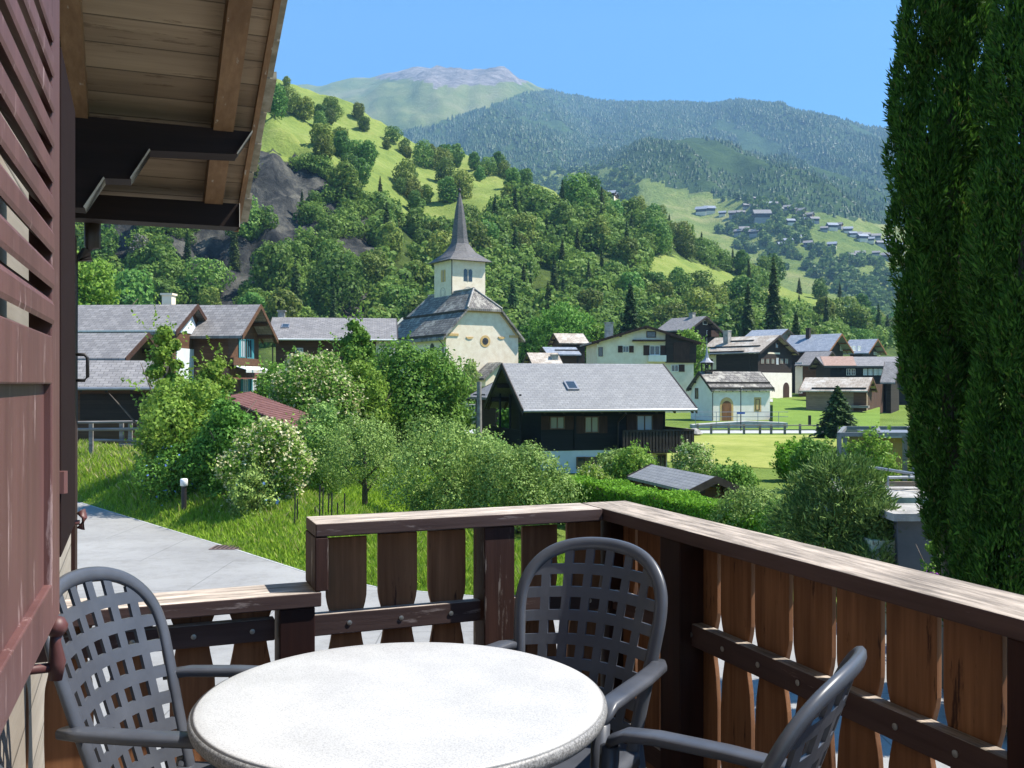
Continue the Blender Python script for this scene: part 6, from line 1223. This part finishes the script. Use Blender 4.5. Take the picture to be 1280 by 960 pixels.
b = MB(); zc = EYE - (585 - 480) / F * 2.45; b.box(SB - .06, SB - .0, 2.30, 2.318, zc - .022, zc + .022); b.tube([(SB + .004, 2.31, zc - .024), (SB + .004, 2.31, zc + .024)], .012, 8); b.build('hinge', M['mauve'], root, off=OFF)
# ------------------------------------------------------------------ table
m, N, L, b_ = nodes('white_speckled_laminate'); v = coords(N, L); f1 = noi(N, L, v, 260, 2, .5); f2 = noi(N, L, v, 5, 5, .6)
c_ = mixc(N, L, .12, ramp(N, L, f1, [(.36, (.29, .29, .29)), (.45, (.41, .41, .405)), (.6, (.46, .46, .455))]), ramp(N, L, f2, [(.4, (.45, .45, .45)), (.6, (.9, .9, .9))])); L.new(c_, b_.inputs['Base Color']); b_.inputs['Roughness'].default_value = .42; b_.inputs['Specular IOR Level'].default_value = .4
bump(N, L, b_, f1, .15, .001); M['lam'] = m
m, N, L, b_ = nodes('grey_mottled_edge'); v = coords(N, L); f1 = noi(N, L, v, 190, 4, .7)
L.new(ramp(N, L, f1, [(.38, (.10, .10, .10)), (.5, (.20, .20, .20)), (.62, (.32, .32, .315))]), b_.inputs['Base Color']); b_.inputs['Roughness'].default_value = .5; bump(N, L, b_, f1, .3, .001); M['lamedge'] = m
M['plas'] = mottled('slate_grey_plastic', (.050, .055, .068), (.080, .087, .104), 7, .36, .05, .0006, .45, lo=.3, hi=.7)
TX, TY, TZ = (503 - 640) / F * 2.35, 2.35, .72
root = empty('table', (TX, TY, 0), 0, 'round garden table with sunlit white speckled top and grey mottled edge', 'table')
b = MB(); b.lathe([(.0005, 0), (.45, 0), (.482, -.0015), (.493, -.006)], 96, (0, 0, TZ)); b.build('tabletop', M['lam'], root, True)
b = MB(); b.lathe([(.493, -.006), (.4985, -.013), (.500, -.022), (.497, -.034), (.489, -.043), (.475, -.046), (.44, -.046)], 96, (0, 0, TZ)); b.build('edge_band', M['lamedge'], root, True)
for k in range(4):
    a = math.pi / 4 + k * math.pi / 2; c, s = math.cos(a), math.sin(a); b = MB(); b.tube([(c * .30, s * .30, TZ - .05), (c * .33, s * .33, .35), (c * .38, s * .38, 0)], [.035, .03, .025], 10); b.build('leg', M['plas'], root, True)
b = MB(); b.lathe([(.40, 0), (.42, -.03), (.40, -.05)], 40, (0, 0, TZ - .046)); b.build('apron', M['plas'], root, True)
# ------------------------------------------------------------------ chairs
def backy(z): return -.215 - max(0, (z - .42)) * .34
def bowl(x): return .9 * x * x
AP = [(.185, .40), (.198, .52), (.212, .62), (.226, .72), (.234, .79), (.230, .85), (.207, .90), (.165, .94), (.11, .962), (.05, .971), (0, .973)]
def halfw(z):
    return lerp_knots([(p[1], p[0]) for p in AP], z)
def make_chair(label, group):
    root = empty('armchair', (0, 0, 0), 0, label, 'chair', group)
    path = [(x, z) for x, z in AP]; path = [(-x, z) for x, z in path[:-1]] + [(x, z) for x, z in reversed(path)]
    # smooth (Chaikin)
    for _ in range(2):
        q = [path[0]]
        for p, r in zip(path, path[1:]): q += [(p[0] * .75 + r[0] * .25, p[1] * .75 + r[1] * .25), (p[0] * .25 + r[0] * .75, p[1] * .25 + r[1] * .75)]
        path = q + [path[-1]]
    b = MB(); P = [Vector((x, backy(z) + bowl(x), z)) for x, z in path]; n = 10; vs = []
    for i, p in enumerate(P):
        t = (P[min(i + 1, len(P) - 1)] - P[max(0, i - 1)]).normalized(); nn = Vector((0, 1, .3)).normalized(); s_ = t.cross(nn).normalized(); nn = s_.cross(t).normalized()
        for k in range(n): an = 2 * math.pi * k / n; vs.append(p + s_ * math.cos(an) * .0205 + nn * math.sin(an) * .013)
    b.add(vs, [(i * n + k, i * n + (k + 1) % n, (i + 1) * n + (k + 1) % n, (i + 1) * n + k) for i in range(len(P) - 1) for k in range(n)]); b.build('back_frame', M['plas'], root, True)
    b = MB(); th = .009
    def ribbon(pts, w, ax):
        V_ = []
        for x, z in pts:
            y = backy(z) + bowl(x); o = (w / 2, 0) if ax == 'v' else (0, w / 2)
            V_ += [(x - o[0], backy(z - o[1]) + bowl(x - o[0]) - th / 2, z - o[1]), (x + o[0], backy(z + o[1]) + bowl(x + o[0]) - th / 2, z + o[1]), (x + o[0], backy(z + o[1]) + bowl(x + o[0]) + th / 2, z + o[1]), (x - o[0], backy(z - o[1]) + bowl(x - o[0]) + th / 2, z - o[1])]
        m_ = len(pts); b.add(V_, [(i * 4 + k, i * 4 + (k + 1) % 4, (i + 1) * 4 + (k + 1) % 4, (i + 1) * 4 + k) for i in range(m_ - 1) for k in range(4)] + [(3, 2, 1, 0), tuple(range(m_ * 4 - 4, m_ * 4))])
    for i in range(7):
        z = .475 + i * .069; h_ = halfw(z) - .008; ribbon([(-h_ + 2 * h_ * k / 12, z + .012 * math.cos(math.pi * (k / 12 - .5)) - .006) for k in range(13)], .031, 'h')
    for i in range(6):
        f = (i - 2.5) / 2.5; zt = .965
        while zt > .6 and abs(f) * (.145 + .03 * (zt - .42) / .5) > halfw(zt) - .012: zt -= .004
        zt = min(zt, .96); ribbon([(f * (.125 + .045 * k / 12), .42 + (zt - .42) * k / 12) for k in range(13)], .027, 'v')
    b.build('lattice_back', M['plas'], root)
    b = MB(); N_ = 12; V_ = []
    for j in range(N_ + 1):
        for i in range(N_ + 1):
            x = (i / N_ - .5); y = j / N_; wd = .44 - .03 * (1 - y); V_.append((x * wd, -.22 + y * .46, .425 - .02 * (1 - 4 * x * x) * math.sin(math.pi * min(1, y * 1.1)) - (.02 if y > .95 else 0)))
    Fc = [(j * (N_ + 1) + i, j * (N_ + 1) + i + 1, (j + 1) * (N_ + 1) + i + 1, (j + 1) * (N_ + 1) + i) for j in range(N_) for i in range(N_)]; m_ = len(V_)
    b.add(V_ + [(v[0] * 1.01, v[1], v[2] - .012 - (.03 if abs(v[0]) > .2 or v[1] > .22 else 0)) for v in V_], Fc + [tuple(k + m_ for k in f[::-1]) for f in Fc] + [(k, k + m_, k + 1 + m_, k + 1) for k in range(N_)] + [(N_ * (N_ + 1) + k + 1, N_ * (N_ + 1) + k + 1 + m_, N_ * (N_ + 1) + k + m_, N_ * (N_ + 1) + k) for k in range(N_)] + [((j + 1) * (N_ + 1), (j + 1) * (N_ + 1) + m_, j * (N_ + 1) + m_, j * (N_ + 1)) for j in range(N_)] + [(j * (N_ + 1) + N_, j * (N_ + 1) + N_ + m_, (j + 1) * (N_ + 1) + N_ + m_, (j + 1) * (N_ + 1) + N_) for j in range(N_)])
    b.build('seat', M['plas'], root, True)
    for sg in (-1, 1):
        b = MB(); xs_ = sg * .252; arm = [(xs_ - sg * .022, -.285, .655), (xs_, -.22, .662), (xs_ + sg * .008, -.08, .666), (xs_ + sg * .006, .08, .668), (xs_, .155, .664), (xs_ - sg * .002, .188, .648), (xs_ - sg * .002, .20, .61)]
        b.tube(arm, [.022, .027, .029, .029, .028, .026, .02], 12, ry=.013, sq=.55); b.build('armrest', M['plas'], root, True)
        b = MB(); b.tube([(xs_ - sg * .002, .198, .63), (xs_ - sg * .008, .205, .42), (xs_ + sg * .01, .235, 0)], [.023, .024, .020], 8); b.build('leg', M['plas'], root, True)
        b = MB(); b.tube([(sg * .19, -.20, .44), (sg * .205, -.24, .2), (sg * .23, -.30, 0)], [.022, .022, .018], 8); b.build('leg', M['plas'], root, True)
    return root
GRP = 'slate grey lattice back garden chairs round the table'
proto = make_chair('slate grey plastic armchair in full sun between shutter and table', GRP)
def set_chair(o, cx, cy, fx, fy):   # (cx,cy): where the back meets the arms; f: facing
    f = Vector((fx, fy)).normalized(); o.rotation_euler = (0, 0, math.atan2(f.y, f.x) - math.pi / 2); o.location = (cx + f.x * .29, cy + f.y * .29, 0)
set_chair(proto, -1.03, 2.50, .985, -.16)
for lab, a_ in (('slate grey plastic armchair in shade in the railing corner behind the table', (.232, 2.95, -.47, -.88)), ('slate grey plastic armchair seen from behind beside the right railing, nearest the right edge', (.522, 1.79, -.86, .51)), ('slate grey plastic armchair of which only the back rim shows under the shutter', (W(-.15, 1.42).x, W(-.15, 1.42).y, .93, .36))):
    c = copy_tree(proto); c['label'] = lab; set_chair(c, *a_)
# ------------------------------------------------------------------ haze
m = bpy.data.materials.new('haze'); m.use_nodes = True; N = m.node_tree.nodes; L = m.node_tree.links; N.remove(N['Principled BSDF'])
pv = N.new('ShaderNodeVolumePrincipled'); pv.inputs['Color'].default_value = (.34, .64, 1, 1); pv.inputs['Density'].default_value = HAZE; pv.inputs['Anisotropy'].default_value = 0
L.new(pv.outputs[0], N['Material Output'].inputs['Volume'])
b = MB(); b.box(-6900, 6900, -6600, 6900, -20, 2600); o = b.build('haze', m); tag(o, 'thin blue summer haze filling the valley air', 'haze', kind='stuff')
